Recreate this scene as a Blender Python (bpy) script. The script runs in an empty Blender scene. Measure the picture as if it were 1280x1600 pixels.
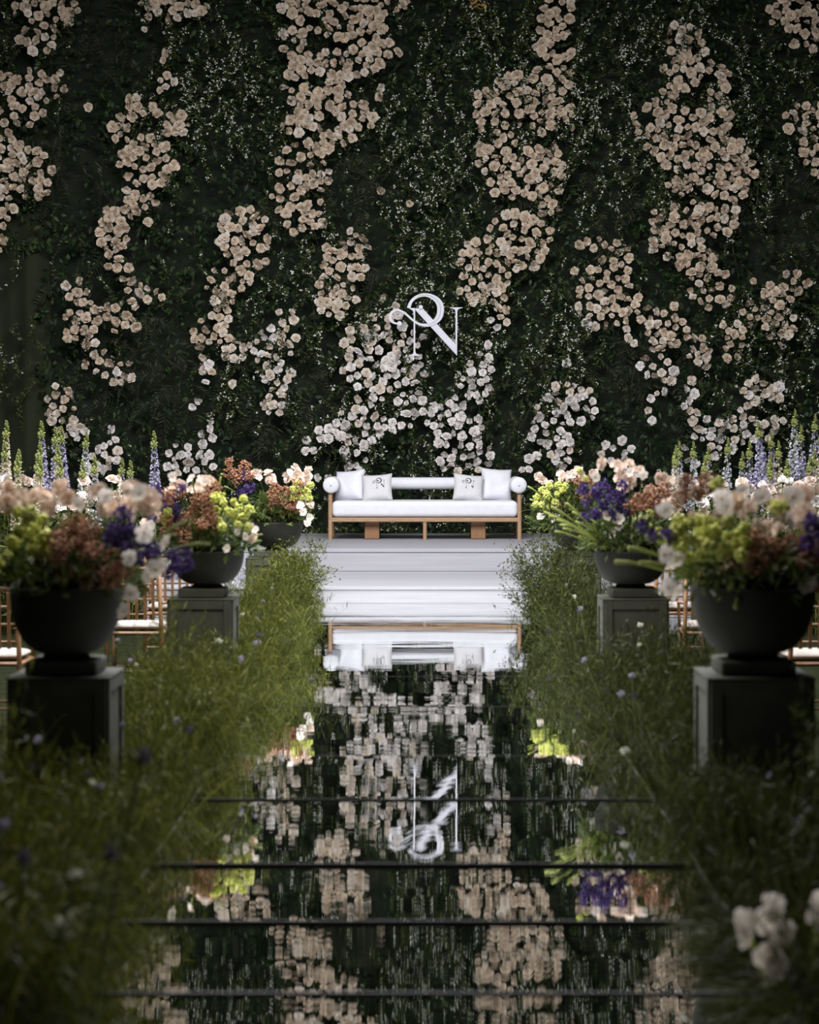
import bpy, math, random
import numpy as np
from mathutils import Vector, Matrix, Euler

# ------------------------------------------------------------------ camera, world, light, exposure
scn = bpy.context.scene
col = scn.collection
F = 3200.0                      # focal length in pixels of the 1280x1600 frame
CX, CY, EYE = 662.0, 710.0, 1.75
cam_d = bpy.data.cameras.new('camera')
cam = bpy.data.objects.new('camera', cam_d); col.objects.link(cam)
cam.location = (0, 0, EYE); cam.rotation_euler = (math.pi / 2, 0, 0)
cam_d.sensor_fit = 'VERTICAL'; cam_d.sensor_height = 30.0; cam_d.sensor_width = 24.0
cam_d.lens = F / 1600 * 30.0
cam_d.shift_x = -(CX - 640) / 1600; cam_d.shift_y = -(800 - CY) / 1600
cam_d.clip_end = 200
cam_d.dof.use_dof = True; cam_d.dof.focus_distance = 25.2; cam_d.dof.aperture_fstop = 2.3
scn.camera = cam

w = bpy.data.worlds.new('world'); scn.world = w; w.use_nodes = True
bg = w.node_tree.nodes['Background']
bg.inputs[0].default_value = (0.80, 0.88, 1.0, 1); bg.inputs[1].default_value = 0.012

def area(name, loc, size, power, colr, rot=(0, 0, 0)):
    l = bpy.data.lights.new(name, 'AREA'); l.shape = 'RECTANGLE'
    l.size, l.size_y = size; l.energy = power; l.color = colr
    o = bpy.data.objects.new(name, l); o.location = loc; o.rotation_euler = rot
    col.objects.link(o); return o
# the open part of the roof over the stage, and an added fill lamp to brighten the aisle flowers
area('roof_skylight', (-0.8, 15.3, 7.7), (7, 6), 2700, (0.95, 0.96, 1.0), (math.radians(12), 0, 0))
area('aisle_fill', (-1.8, 9.7, 5.6), (6, 2.4), 320, (1.0, 0.93, 0.82))

scn.view_settings.view_transform = 'Standard'
scn.view_settings.look = 'None'
scn.view_settings.exposure = 0.0
scn.view_settings.gamma = 1.0
scn.view_settings.use_curve_mapping = False

rng = np.random.default_rng(7)
random.seed(7)
R = math.radians

def at(x, y, D):
    return Vector(((x - CX) * D / F, D, EYE - (y - CY) * D / F))

# ------------------------------------------------------------------ materials
def mat(name, c1, c2=None, rough=0.6, scale=8.0, metal=0.0, coords='Object', stretch=(1, 1, 1), bump=0.0,
        island=False, spec=0.5, sheen=0.0, trans=0.0, detail=4.0, objrand=0.0, skew=0.0):
    m = bpy.data.materials.new(name); m.use_nodes = True
    nt = m.node_tree; b = nt.nodes['Principled BSDF']
    b.inputs['Roughness'].default_value = rough; b.inputs['Metallic'].default_value = metal
    b.inputs['Specular IOR Level'].default_value = spec
    if sheen: b.inputs['Sheen Weight'].default_value = sheen
    c2 = c2 or tuple(v * 0.8 for v in c1)
    tc = nt.nodes.new('ShaderNodeTexCoord'); mp = nt.nodes.new('ShaderNodeMapping')
    mp.inputs['Scale'].default_value = stretch
    nz = nt.nodes.new('ShaderNodeTexNoise'); nz.inputs['Scale'].default_value = scale
    nz.inputs['Detail'].default_value = detail
    nt.links.new(tc.outputs[coords], mp.inputs[0]); nt.links.new(mp.outputs[0], nz.inputs['Vector'])
    cr = nt.nodes.new('ShaderNodeValToRGB')
    cr.color_ramp.elements[0].color = (*c1, 1); cr.color_ramp.elements[1].color = (*c2, 1)
    if island:
        g = nt.nodes.new('ShaderNodeNewGeometry')
        cr.color_ramp.elements[0].position = 0; cr.color_ramp.elements[1].position = 1
        if skew:
            e = cr.color_ramp.elements.new(skew); e.color = (*[a * .75 + b * .25 for a, b in zip(c1, c2)], 1)
        nt.links.new(g.outputs['Random Per Island'], cr.inputs[0])
    else:
        cr.color_ramp.elements[0].position = 0.3; cr.color_ramp.elements[1].position = 0.7
        nt.links.new(nz.outputs['Fac'], cr.inputs[0])
    out = cr.outputs[0]
    if objrand:
        oi = nt.nodes.new('ShaderNodeObjectInfo'); hs = nt.nodes.new('ShaderNodeHueSaturation')
        mr = nt.nodes.new('ShaderNodeMapRange'); mr.inputs[3].default_value = 1 - objrand; mr.inputs[4].default_value = 1 + objrand * .5
        nt.links.new(oi.outputs['Random'], mr.inputs[0]); nt.links.new(mr.outputs[0], hs.inputs['Value'])
        nt.links.new(out, hs.inputs['Color']); out = hs.outputs[0]
    nt.links.new(out, b.inputs['Base Color'])
    if bump:
        bp = nt.nodes.new('ShaderNodeBump'); bp.inputs['Strength'].default_value = 1.0
        bp.inputs['Distance'].default_value = bump
        nt.links.new(nz.outputs['Fac'], bp.inputs['Height']); nt.links.new(bp.outputs[0], b.inputs['Normal'])
    if trans:
        t = nt.nodes.new('ShaderNodeBsdfTranslucent'); mx = nt.nodes.new('ShaderNodeMixShader')
        mx.inputs[0].default_value = trans
        nt.links.new(out, t.inputs['Color'])
        nt.links.new(b.outputs[0], mx.inputs[1]); nt.links.new(t.outputs[0], mx.inputs[2])
        nt.links.new(mx.outputs[0], nt.nodes['Material Output'].inputs[0])
    return m

M = {}
M['ground'] = mat('ground', (0.008, 0.011, 0.004), (0.018, 0.020, 0.009), 1.0, 6, bump=0.02, spec=0.05)
M['white_paint'] = mat('white_paint', (0.30, 0.295, 0.315), (0.345, 0.34, 0.36), 0.55, 3, stretch=(0.5, 14, 14), bump=0.0006)
M['fabric_white'] = mat('fabric_white', (0.72, 0.72, 0.755), (0.67, 0.67, 0.705), 0.9, 9, sheen=0.2, bump=0.006)
M['linen'] = mat('linen', (0.64, 0.63, 0.64), (0.57, 0.56, 0.57), 0.9, 30, stretch=(1, 1, 4), sheen=0.2, bump=0.003)
M['cushion'] = mat('cushion', (0.42, 0.37, 0.33), (0.36, 0.32, 0.28), 0.9, 14, bump=0.004)
M['oak'] = mat('oak', (0.42, 0.27, 0.16), (0.31, 0.19, 0.10), 0.5, 9, stretch=(1.2, 12, 12), bump=0.001)
M['oak_dark'] = mat('oak_dark', (0.27, 0.14, 0.06), (0.19, 0.09, 0.04), 0.5, 9, stretch=(10, 10, 1.0), bump=0.001)
M['rattan'] = mat('rattan', (0.30, 0.165, 0.08), (0.20, 0.10, 0.045), 0.5, 20, bump=0.001)
M['stone'] = mat('stone', (0.085, 0.088, 0.070), (0.062, 0.064, 0.050), 0.85, 7, bump=0.002)
M['bowl'] = mat('bowl', (0.028, 0.029, 0.022), (0.016, 0.017, 0.012), 0.85, 9, bump=0.003)
M['sign'] = mat('sign', (0.70, 0.69, 0.75), (0.64, 0.63, 0.70), 0.4, 4)
M['sign_edge'] = mat('sign_edge', (0.34, 0.33, 0.37), (0.28, 0.27, 0.31), 0.4, 4)
M['thread'] = mat('thread', (0.035, 0.03, 0.04), (0.06, 0.05, 0.06), 0.7, 40)
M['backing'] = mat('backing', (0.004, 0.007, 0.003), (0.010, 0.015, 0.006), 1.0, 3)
M['drape'] = mat('drape', (0.004, 0.006, 0.002), (0.020, 0.026, 0.006), 0.95, 1.1, stretch=(2.5, 1, .5))
M['leaf_glossy'] = mat('leaf_glossy', (0.005, 0.016, 0.004), (0.048, 0.086, 0.024), 0.5, island=True, spec=0.2, skew=0.7, trans=0.15)
M['leaf_small'] = mat('leaf_small', (0.012, 0.022, 0.006), (0.125, 0.150, 0.040), 0.6, island=True, spec=0.2, skew=0.7, trans=0.2)
M['leaf_fern'] = mat('leaf_fern', (0.013, 0.016, 0.008), (0.090, 0.095, 0.052), 0.75, island=True, spec=0.2, skew=0.7, trans=0.1)
M['blossom'] = mat('blossom', (0.60, 0.60, 0.50), (0.92, 0.92, 0.86), 0.7, island=True, trans=0.2)
M['rose_cream'] = mat('rose_cream', (0.70, 0.60, 0.49), (0.90, 0.81, 0.71), 0.75, 3, island=True, trans=0.15, objrand=.15)
M['rose_blush'] = mat('rose_blush', (0.60, 0.47, 0.34), (0.86, 0.73, 0.58), 0.75, 3, island=True, trans=0.15, objrand=.15)
M['rose_white'] = mat('rose_white', (0.76, 0.70, 0.65), (0.90, 0.86, 0.84), 0.75, 3, island=True, trans=0.15, objrand=.1)
M['petal_white'] = mat('petal_white', (0.86, 0.76, 0.68), (0.93, 0.86, 0.80), 0.7, island=True, trans=0.3)
M['petal_eye'] = mat('petal_eye', (0.55, 0.36, 0.08), (0.45, 0.28, 0.06), 0.8, 50)
M['peach'] = mat('peach', (0.68, 0.52, 0.42), (0.86, 0.74, 0.64), 0.8, island=True, trans=0.25, objrand=.2)
M['copper'] = mat('copper', (0.22, 0.085, 0.040), (0.46, 0.23, 0.13), 0.8, island=True, trans=0.1)
M['lime'] = mat('lime', (0.52, 0.58, 0.09), (0.80, 0.80, 0.26), 0.7, island=True, trans=0.2, objrand=.15)
M['bud'] = mat('bud', (0.20, 0.24, 0.06), (0.42, 0.44, 0.16), 0.7, island=True, trans=0.2)
M['purple'] = mat('purple', (0.040, 0.018, 0.105), (0.125, 0.075, 0.27), 0.7, island=True, trans=0.2)
M['lavender'] = mat('lavender', (0.34, 0.31, 0.47), (0.58, 0.55, 0.66), 0.7, island=True, trans=0.2)
M['cream'] = mat('cream', (0.62, 0.54, 0.38), (0.80, 0.74, 0.60), 0.7, island=True, trans=0.2)
M['pale_blue'] = mat('pale_blue', (0.48, 0.50, 0.52), (0.68, 0.68, 0.70), 0.7, island=True, trans=0.2)
M['stem'] = mat('stem', (0.10, 0.14, 0.02), (0.16, 0.20, 0.04), 0.6, 20)
M['lime_stem'] = mat('lime_stem', (0.24, 0.29, 0.04), (0.32, 0.36, 0.08), 0.6, 20)
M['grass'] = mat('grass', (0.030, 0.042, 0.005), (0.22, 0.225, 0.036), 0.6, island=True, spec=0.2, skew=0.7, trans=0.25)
M['grass_shaded'] = mat('grass_shaded', (0.013, 0.020, 0.003), (0.105, 0.115, 0.020), 0.6, island=True, spec=0.2, skew=0.7, trans=0.2)  # copy of grass with shade put into the colour, mainly for the right side
M['leaf_bouquet'] = mat('leaf_bouquet', (0.040, 0.062, 0.014), (0.16, 0.20, 0.05), 0.55, island=True, spec=0.2, skew=0.7, trans=0.25)
M['gold_leaf'] = mat('gold_leaf', (0.36, 0.19, 0.05), (0.52, 0.31, 0.10), 0.7, island=True)
M['fascia'] = mat('fascia', (0.035, 0.036, 0.030), (0.025, 0.026, 0.022), 0.5, 4)
M['black_edge'] = mat('black_edge', (0.010, 0.011, 0.010), (0.02, 0.02, 0.018), 0.35, 5)

def mirror_material():
    m = bpy.data.materials.new('mirror_acrylic'); m.use_nodes = True
    nt = m.node_tree; b = nt.nodes['Principled BSDF']
    b.inputs['Metallic'].default_value = 1.0; b.inputs['Roughness'].default_value = 0.012
    b.inputs['Base Color'].default_value = (0.80, 0.82, 0.80, 1)
    tc = nt.nodes.new('ShaderNodeTexCoord')
    def wave(sc, dist, detail):
        mp = nt.nodes.new('ShaderNodeMapping'); mp.inputs['Scale'].default_value = sc
        nz = nt.nodes.new('ShaderNodeTexNoise'); nz.inputs['Scale'].default_value = 1.0; nz.inputs['Detail'].default_value = detail
        nt.links.new(tc.outputs['Object'], mp.inputs[0]); nt.links.new(mp.outputs[0], nz.inputs['Vector'])
        ml = nt.nodes.new('ShaderNodeMath'); ml.operation = 'MULTIPLY'; ml.inputs[1].default_value = dist
        nt.links.new(nz.outputs['Fac'], ml.inputs[0]); return ml.outputs[0]
    a = wave((1.1, 2.6, 1), 0.0009, 0.0); c = wave((2.5, 14, 1), 0.00020, 1.0)
    ad = nt.nodes.new('ShaderNodeMath'); nt.links.new(a, ad.inputs[0]); nt.links.new(c, ad.inputs[1])
    bp = nt.nodes.new('ShaderNodeBump'); bp.inputs['Strength'].default_value = 1.0; bp.inputs['Distance'].default_value = 1.0
    nt.links.new(ad.outputs[0], bp.inputs['Height']); nt.links.new(bp.outputs[0], b.inputs['Normal'])
    return m
M['mirror'] = mirror_material()

# ------------------------------------------------------------------ helpers
def tag(o, label, cat, group=None, kind=None):
    if label: o['label'] = label
    if cat: o['category'] = cat
    if group: o['group'] = group
    if kind: o['kind'] = kind
    return o

def empty(name, loc, rz=0.0):
    o = bpy.data.objects.new(name, None); o.empty_display_size = 0.05
    o.location = loc; o.rotation_euler = (0, 0, rz); col.objects.link(o); return o

def link(name, me, parent=None, loc=(0, 0, 0), rot=None, scale=None):
    o = bpy.data.objects.new(name, me); col.objects.link(o)
    if parent: o.parent = parent
    o.location = loc
    if rot is not None:
        o.rotation_mode = 'XYZ'; o.rotation_euler = rot
    if scale is not None:
        o.scale = (scale,) * 3 if not hasattr(scale, '__len__') else scale
    return o

def tri_mesh(name, V, T, m, smooth=False):
    """mesh from numpy arrays: V (n,3), T (k,3)"""
    me = bpy.data.meshes.new(name)
    V = np.asarray(V, np.float32); T = np.asarray(T, np.int32)
    me.vertices.add(len(V)); me.vertices.foreach_set('co', V.ravel())
    me.loops.add(T.size); me.loops.foreach_set('vertex_index', T.ravel())
    me.polygons.add(len(T))
    me.polygons.foreach_set('loop_start', np.arange(0, T.size, 3, dtype=np.int32))
    me.polygons.foreach_set('loop_total', np.full(len(T), 3, np.int32))
    if smooth: me.polygons.foreach_set('use_smooth', np.ones(len(T), bool))
    me.update(calc_edges=True); me.materials.append(m)
    return me

class MB:
    def __init__(s): s.v = []; s.f = []
    def add(s, vs, fs):
        n = len(s.v); s.v += [tuple(p) for p in vs]; s.f += [tuple(i + n for i in f) for f in fs]; return s
    def box(s, x0, x1, y0, y1, z0, z1, bev=0.0):
        if bev <= 0:
            vs = [(x, y, z) for z in (z0, z1) for y in (y0, y1) for x in (x0, x1)]
            return s.add(vs, [(0, 2, 3, 1), (4, 5, 7, 6), (0, 1, 5, 4), (2, 6, 7, 3), (0, 4, 6, 2), (1, 3, 7, 5)])
        b = min(bev, (x1 - x0) * .45, (y1 - y0) * .45, (z1 - z0) * .45)
        rings = []
        for z, k in ((z0, b), (z0 + b, 0), (z1 - b, 0), (z1, b)):
            a, c, d, e = x0 + k, x1 - k, y0 + k, y1 - k
            rings.append([(a + b, d, z), (c - b, d, z), (c, d + b, z), (c, e - b, z), (c - b, e, z), (a + b, e, z), (a, e - b, z), (a, d + b, z)])
        vs = sum(rings, []); fs = []
        for r in range(3):
            for i in range(8):
                j = (i + 1) % 8
                fs.append((r * 8 + i, r * 8 + j, r * 8 + 8 + j, r * 8 + 8 + i))
        fs.append(tuple(range(7, -1, -1))); fs.append(tuple(range(24, 32)))
        return s.add(vs, fs)
    def tube(s, pts, r, n=8, cap=True):
        pts = [Vector(p) for p in pts]; rs = r if hasattr(r, '__len__') else [r] * len(pts)
        vs = []; up = None
        for i, p in enumerate(pts):
            t = (pts[min(i + 1, len(pts) - 1)] - pts[max(i - 1, 0)]).normalized()
            if up is None:
                up = Vector((0, 0, 1)) if abs(t.z) < .9 else Vector((1, 0, 0))
            a = t.cross(up).normalized(); b = a.cross(t).normalized(); up = b
            for k in range(n):
                q = 2 * math.pi * k / n
                vs.append(p + (a * math.cos(q) + b * math.sin(q)) * rs[i])
        fs = []
        for i in range(len(pts) - 1):
            for k in range(n):
                j = (k + 1) % n
                fs.append((i * n + k, i * n + j, i * n + n + j, i * n + n + k))
        if cap:
            fs.append(tuple(range(n - 1, -1, -1))); fs.append(tuple(range((len(pts) - 1) * n, len(pts) * n)))
        return s.add(vs, fs)
    def lathe(s, prof, n=40):
        vs = []; fs = []
        for r, z in prof:
            for k in range(n):
                q = 2 * math.pi * k / n; vs.append((r * math.cos(q), r * math.sin(q), z))
        for i in range(len(prof) - 1):
            for k in range(n):
                j = (k + 1) % n
                fs.append((i * n + k, i * n + j, i * n + n + j, i * n + n + k))
        fs.append(tuple(range(n - 1, -1, -1))); fs.append(tuple(range((len(prof) - 1) * n, len(prof) * n)))
        return s.add(vs, fs)
    def mesh(s, name, m, smooth=False):
        me = bpy.data.meshes.new(name); me.from_pydata(s.v, [], s.f)
        if smooth: me.polygons.foreach_set('use_smooth', np.ones(len(me.polygons), bool))
        me.update(); me.materials.append(m); return me
    def build(s, name, m, parent=None, smooth=False, loc=(0, 0, 0), rot=None):
        return link(name, s.mesh(name, m, smooth), parent, loc, rot)

def dup(root, loc, rz=None):
    r = root.copy(); col.objects.link(r); r.location = loc
    if rz is not None: r.rotation_euler = (0, 0, rz)
    for ch in list(root.children):
        c = ch.copy(); col.objects.link(c); c.parent = r
        for g in list(ch.children):
            d = g.copy(); col.objects.link(d); d.parent = c
    return r

def norm(a): return a / np.maximum(np.linalg.norm(a, axis=-1, keepdims=True), 1e-9)

def leaves(pos, d, n, L, W, fold=0.12):
    """folded diamond leaves -> V, T (two triangles each)"""
    pos = np.asarray(pos, float); d = norm(np.asarray(d, float)); N = len(pos)
    s = norm(np.cross(d, n)); n2 = np.cross(s, d)
    L = np.broadcast_to(np.asarray(L, float).reshape(-1, 1), (N, 1)); W = np.broadcast_to(np.asarray(W, float).reshape(-1, 1), (N, 1))
    mid = pos + d * L * .45
    V = np.stack([pos, mid + s * W * .5 + n2 * W * fold, pos + d * L, mid - s * W * .5 + n2 * W * fold], 1).reshape(-1, 3)
    b = np.arange(N)[:, None] * 4
    T = np.concatenate([b + [0, 1, 2], b + [0, 2, 3]], 1).reshape(-1, 3)
    return V, T

def merge(parts):
    Vs = []; Ts = []; o = 0
    for V, T in parts:
        if len(V) == 0: continue
        Vs.append(V); Ts.append(np.asarray(T) + o); o += len(V)
    return np.concatenate(Vs), np.concatenate(Ts)

def ribbons(P, width, side=None):
    """P (N,K,3) stalk centre lines -> crossed flat ribbons tapering to the tip"""
    N, K, _ = P.shape
    t = norm(np.diff(P, axis=1, append=2 * P[:, -1:] - P[:, -2:-1]))
    if side is None:
        side = norm(np.cross(t, rng.normal(size=(N, 1, 3))))
    wv = np.linspace(1, .25, K)[None, :, None] * np.asarray(width).reshape(-1, 1, 1)
    A = P + side * wv * .5; B = P - side * wv * .5
    V = np.stack([A, B], 2).reshape(-1, 3)
    i = np.arange(N)[:, None] * (2 * K) + np.arange(K - 1)[None, :] * 2
    i = i.reshape(-1, 1)
    T = np.concatenate([i + [0, 1, 3], i + [0, 3, 2]], 1).reshape(-1, 3)
    return V, T

def vnoise(x, y, cell, seed):
    g = np.random.default_rng(seed).random((64, 64))
    u = x / cell; v = y / cell; i = np.floor(u).astype(int); j = np.floor(v).astype(int)
    fu = u - i; fv = v - j; fu = fu * fu * (3 - 2 * fu); fv = fv * fv * (3 - 2 * fv)
    G = lambda a, b: g[a % 64, b % 64]
    return (G(i, j) * (1 - fu) + G(i + 1, j) * fu) * (1 - fv) + (G(i, j + 1) * (1 - fu) + G(i + 1, j + 1) * fu) * fv

# ------------------------------------------------------------------ levels
Z_DECK, Z_STEP, Z_MIR = EYE - 1.04, EYE - 1.29, EYE - 1.45
D_NOSE, D_STEP, D_WALL = 22.6, 19.95, 27.3
HW = 0.97                               # half width of the runway

# ------------------------------------------------------------------ floor and tent side
fl = MB().box(-16, 16, -3, 32, -0.1, 0).build('floor', M['ground']); tag(fl, 'dark bare ground under the borders and chairs', 'ground', kind='structure')

# ------------------------------------------------------------------ stage
stage = empty('stage', (0, 25, 0)); tag(stage, 'white painted two-level wooden stage carrying the sofa', 'stage')
def st_box(name, x0, x1, y0, y1, z0, z1, bev=0.004):
    return MB().box(x0, x1, y0 - 25, y1 - 25, z0, z1, bev).build(name, M['white_paint'], stage)
nb = 4
for i in range(nb):                     # deck boards run across the stage
    a = D_NOSE - 0.03 + (D_WALL - .3 - D_NOSE) * i / nb; b = D_NOSE - 0.03 + (D_WALL - .3 - D_NOSE) * (i + 1) / nb
    st_box('deck_board', -3.2, 3.2, a, b - 0.006, Z_DECK - 0.04, Z_DECK)
st_box('riser_board', -3.18, 3.18, D_NOSE - .02, D_NOSE + 0.01, Z_STEP + .001, Z_DECK - 0.0405)
for i in range(3):
    a = D_STEP - 0.010 + (D_NOSE - D_STEP) * i / 3; b = D_STEP - 0.010 + (D_NOSE - D_STEP) * (i + 1) / 3
    st_box('step_board', -2.75, 2.75, a, b - 0.008, Z_STEP - 0.03, Z_STEP)
st_box('riser_board', -2.73, 2.73, D_STEP, D_STEP + 0.03, 0.16, Z_STEP - 0.0305)
st_box('riser_board', -2.73, 2.73, D_STEP, D_STEP + 0.03, 0.0, 0.154)
st_box('side_panel', -3.16, -3.13, D_NOSE + .03, D_WALL - .34, 0, Z_DECK - .042); st_box('side_panel', 3.13, 3.16, D_NOSE + .03, D_WALL - .34, 0, Z_DECK - .042)
st_box('side_panel', -2.72, -2.69, D_STEP + .03, D_NOSE, 0, Z_STEP - .032); st_box('side_panel', 2.69, 2.72, D_STEP + .03, D_NOSE, 0, Z_STEP - .032)

# ------------------------------------------------------------------ mirrored runway: panels laid with slight tilts, small dark lips between them
run = empty('mirror_runway', (0, 10, 0)); tag(run, 'mirrored aisle runway of reflective panels leading up to the white stage', 'runway')
def panel(d0, z0, d1, z1):
    """one mirror panel from far distance d0 to near d1"""
    V = [(-HW, d1 - 10, z1), (HW, d1 - 10, z1), (HW, d0 - 10, z0), (-HW, d0 - 10, z0)]
    vs = V + [(x, y, z - 0.012) for x, y, z in V]
    MB().add(vs, [(0, 1, 2, 3), (7, 6, 5, 4), (0, 4, 5, 1), (1, 5, 6, 2), (2, 6, 7, 3), (3, 7, 4, 0)]).build('mirror_panel', M['mirror'], run)
    # dark base under the panel with a thin lip at its near edge
    zb = min(z0, z1)
    MB().box(-HW + .005, HW - .005, d1 + .004 - 10, d0 - 10, 0.0, zb - 0.014).build('panel_base', M['black_edge'], run)
    MB().box(-HW, HW, d1 - .010 - 10, d1 - .001 - 10, max(0.0, zb - .02), z1 + 0.001).build('panel_lip', M['black_edge'], run)
def dist(y, h): return h * F / (y - CY)
hz = lambda h: EYE - h
ds = [D_STEP - .002, dist(1057, 1.45), dist(1104, 1.45), dist(1180, 1.45), dist(1246, 1.45), dist(1350, 1.455), dist(1440, 1.46), dist(1552, 1.47), dist(1760, 1.49)]
tilts = [0, 0, 0.001, 0.003, -0.0072, -0.0072, 0.002, -0.006]
starts = [1.45, 1.45, 1.451, 1.452, 1.462, 1.463, 1.466, 1.473]
for i in range(8):
    L = ds[i] - ds[i + 1]
    panel(ds[i] - .003, hz(starts[i]), ds[i + 1] + .003, hz(starts[i]) - tilts[i] * L)
for s in (-1, 1):
    MB().box(min(s * (HW + .004), s * (HW + .03)), max(s * (HW + .004), s * (HW + .03)), ds[-1] - 10, D_STEP - .01 - 10, 0, hz(1.49)).build('side_fascia', M['fascia'], run)

# ------------------------------------------------------------------ flower wall
fw = empty('flower_wall', (0, D_WALL, 0)); tag(fw, 'tall wall of dark foliage covered in drifts of blush and white roses', 'flower wall')
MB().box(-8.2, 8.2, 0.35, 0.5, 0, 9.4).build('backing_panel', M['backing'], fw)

def wall_xz(n, x0=-8, x1=8, z0=0.45, z1=9.3):
    return rng.uniform(x0, x1, n), rng.uniform(z0, z1, n)
def wall_px(x, z):      # pixel of a wall point, for reading the photograph's regions
    return CX + x * F / D_WALL, CY - (z - EYE) * F / D_WALL
def relief(x, z):
    return .18 * vnoise(x + 20, z + 20, .55, 3) + .10 * vnoise(x + 20, z + 20, .2, 4)
def bump_field(x, z, spots):
    px, py = wall_px(x, z); f = np.zeros_like(px)
    for a, b, ra, rb in spots: f = np.maximum(f, np.exp(-((px - a) / ra) ** 2 - ((py - b) / rb) ** 2))
    return f
vine_spots = [(720, 150, 150, 160), (930, 170, 110, 170), (340, 110, 90, 120), (640, 350, 110, 110), (700, 470, 120, 130), (870, 530, 60, 90),
              (460, 440, 50, 90), (1230, 520, 60, 130), (1140, 120, 60, 80), (620, 640, 130, 90), (1040, 40, 120, 60), (1190, 180, 70, 90), (400, 560, 60, 80), (60, 430, 40, 60)]
fern_spots = [(150, 70, 70, 60), (110, 270, 60, 60), (540, 270, 70, 60), (250, 580, 80, 80), (560, 430, 40, 40), (500, 600, 50, 90), (950, 300, 50, 60),
              (800, 650, 40, 60), (1230, 330, 60, 90), (980, 560, 60, 60), (420, 690, 60, 50), (300, 610, 60, 60)]
gloss_spots = [(310, 300, 60, 90), (430, 420, 40, 50), (810, 320, 50, 30), (600, 710, 90, 30), (250, 690, 40, 50), (800, 560, 40, 50), (960, 650, 60, 40), (250, 500, 40, 60)]

def not_drape(x, z):
    px, py = wall_px(x, z); return ~((px < 62 + 10 * np.sin(py * .05)) & (py > 395))
parts = []
# base layer of broad leaves everywhere
x, z = wall_xz(30000); g = bump_field(x, z, fern_spots)
keep = (rng.random(len(x)) > g * .6) & not_drape(x, z); x, z = x[keep], z[keep]; n = len(x)
pos = np.stack([x, .20 - relief(x, z) + rng.uniform(-.06, .10, n), z], 1)
d = np.stack([rng.normal(0, .7, n), rng.uniform(-.9, .1, n), rng.normal(-.55, .6, n)], 1)
nn = np.stack([rng.normal(0, .5, n), -np.ones(n), rng.normal(.5, .4, n)], 1)
V, T = leaves(pos, d, nn, rng.uniform(.07, .13, n), rng.uniform(.035, .065, n))
link('broad_leaves', tri_mesh('broad_leaves', V, T, M['leaf_glossy']), fw)['kind'] = 'stuff'

# fern and asparagus sprays
x, z = wall_xz(5200); g = bump_field(x, z, fern_spots); keep = (rng.random(len(x)) < .16 + g) & not_drape(x, z); x, z = x[keep], z[keep]; n = len(x); K = 22
base = np.stack([x, .14 - relief(x, z), z], 1)
ax = norm(np.stack([rng.normal(0, .6, n), rng.uniform(-.8, -.3, n), rng.normal(-.3, .7, n)], 1)); Ls = rng.uniform(.25, .5, n)
t = np.linspace(.05, 1, K)
P = base[:, None] + ax[:, None] * (t[None, :, None] * Ls[:, None, None]); P[..., 2] -= (t ** 2)[None] * Ls[:, None] * .45
sd = norm(np.cross(ax, rng.normal(size=(n, 3)))); sg = np.where(np.arange(K) % 2, 1, -1)
dd = sd[:, None] * sg[None, :, None] + ax[:, None] * .7 + rng.normal(0, .15, (n, K, 3))
ll = (Ls[:, None] * .30 * (1.1 - t)[None]).ravel()
V1 = leaves(P.reshape(-1, 3), dd.reshape(-1, 3), np.tile([0, -1, .4], (n * K, 1)), ll + .015, np.full(n * K, .011))
V2 = ribbons(P[:, ::3], np.full(n, .006))
V, T = merge([V1, V2]); link('fern_sprays', tri_mesh('fern_sprays', V, T, M['leaf_fern']), fw)['kind'] = 'stuff'

# hanging vines with small leaves and tiny white blossoms
x, z = wall_xz(3600); g = bump_field(x, z, vine_spots); keep = rng.random(len(x)) < .20 + .8 * g - .25 * bump_field(x, z, fern_spots + gloss_spots)
x, z = x[keep], z[keep]; gk = bump_field(x, z, vine_spots); n = len(x); K = 26
Ls = rng.uniform(.25, .75, n); t = np.linspace(0, 1, K)
P = np.stack([x[:, None] + rng.normal(0, .24, (n, 1)) * t + .05 * np.sin(t * 7 + rng.uniform(0, 6, (n, 1))),
              .06 - relief(x, z)[:, None] - .10 * np.sin(t * 2.4)[None] * rng.uniform(.3, 1.2, (n, 1)), z[:, None] - Ls[:, None] * t], 2)
P[..., 2] = np.maximum(P[..., 2], .75)
pf = np.repeat(P.reshape(-1, 3), 2, 0) + rng.normal(0, .012, (n * K * 2, 3)); m_ = len(pf)
V1 = leaves(pf, np.stack([rng.normal(0, 1, m_), rng.uniform(-.9, .1, m_), rng.normal(-.3, .6, m_)], 1), rng.normal(0, .5, (m_, 3)) + [0, -1, .3], rng.uniform(.03, .06, m_), rng.uniform(.016, .03, m_))
V2 = ribbons(P[:, ::3], np.full(n, .005))
V, T = merge([V1, V2]); link('hanging_vines', tri_mesh('hanging_vines', V, T, M['leaf_small']), fw)['kind'] = 'stuff'
kb = rng.random((n, K)) < ((.10 + .30 * gk) * rng.uniform(.2, 1.6, n))[:, None]
pb = P[kb] + rng.normal(0, .018, (kb.sum(), 3)) + [0, -.03, 0]
pb = np.repeat(pb, 3, 0) + rng.normal(0, .010, (len(pb) * 3, 3)); m_ = len(pb)
V, T = leaves(pb, rng.normal(0, 1, (m_, 3)) + [0, -.5, 0], rng.normal(0, .4, (m_, 3)) + [0, -1, .3], rng.uniform(.014, .034, m_), rng.uniform(.013, .026, m_))
link('vine_blossoms', tri_mesh('vine_blossoms', V, T, M['blossom']), fw)['kind'] = 'stuff'

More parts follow.
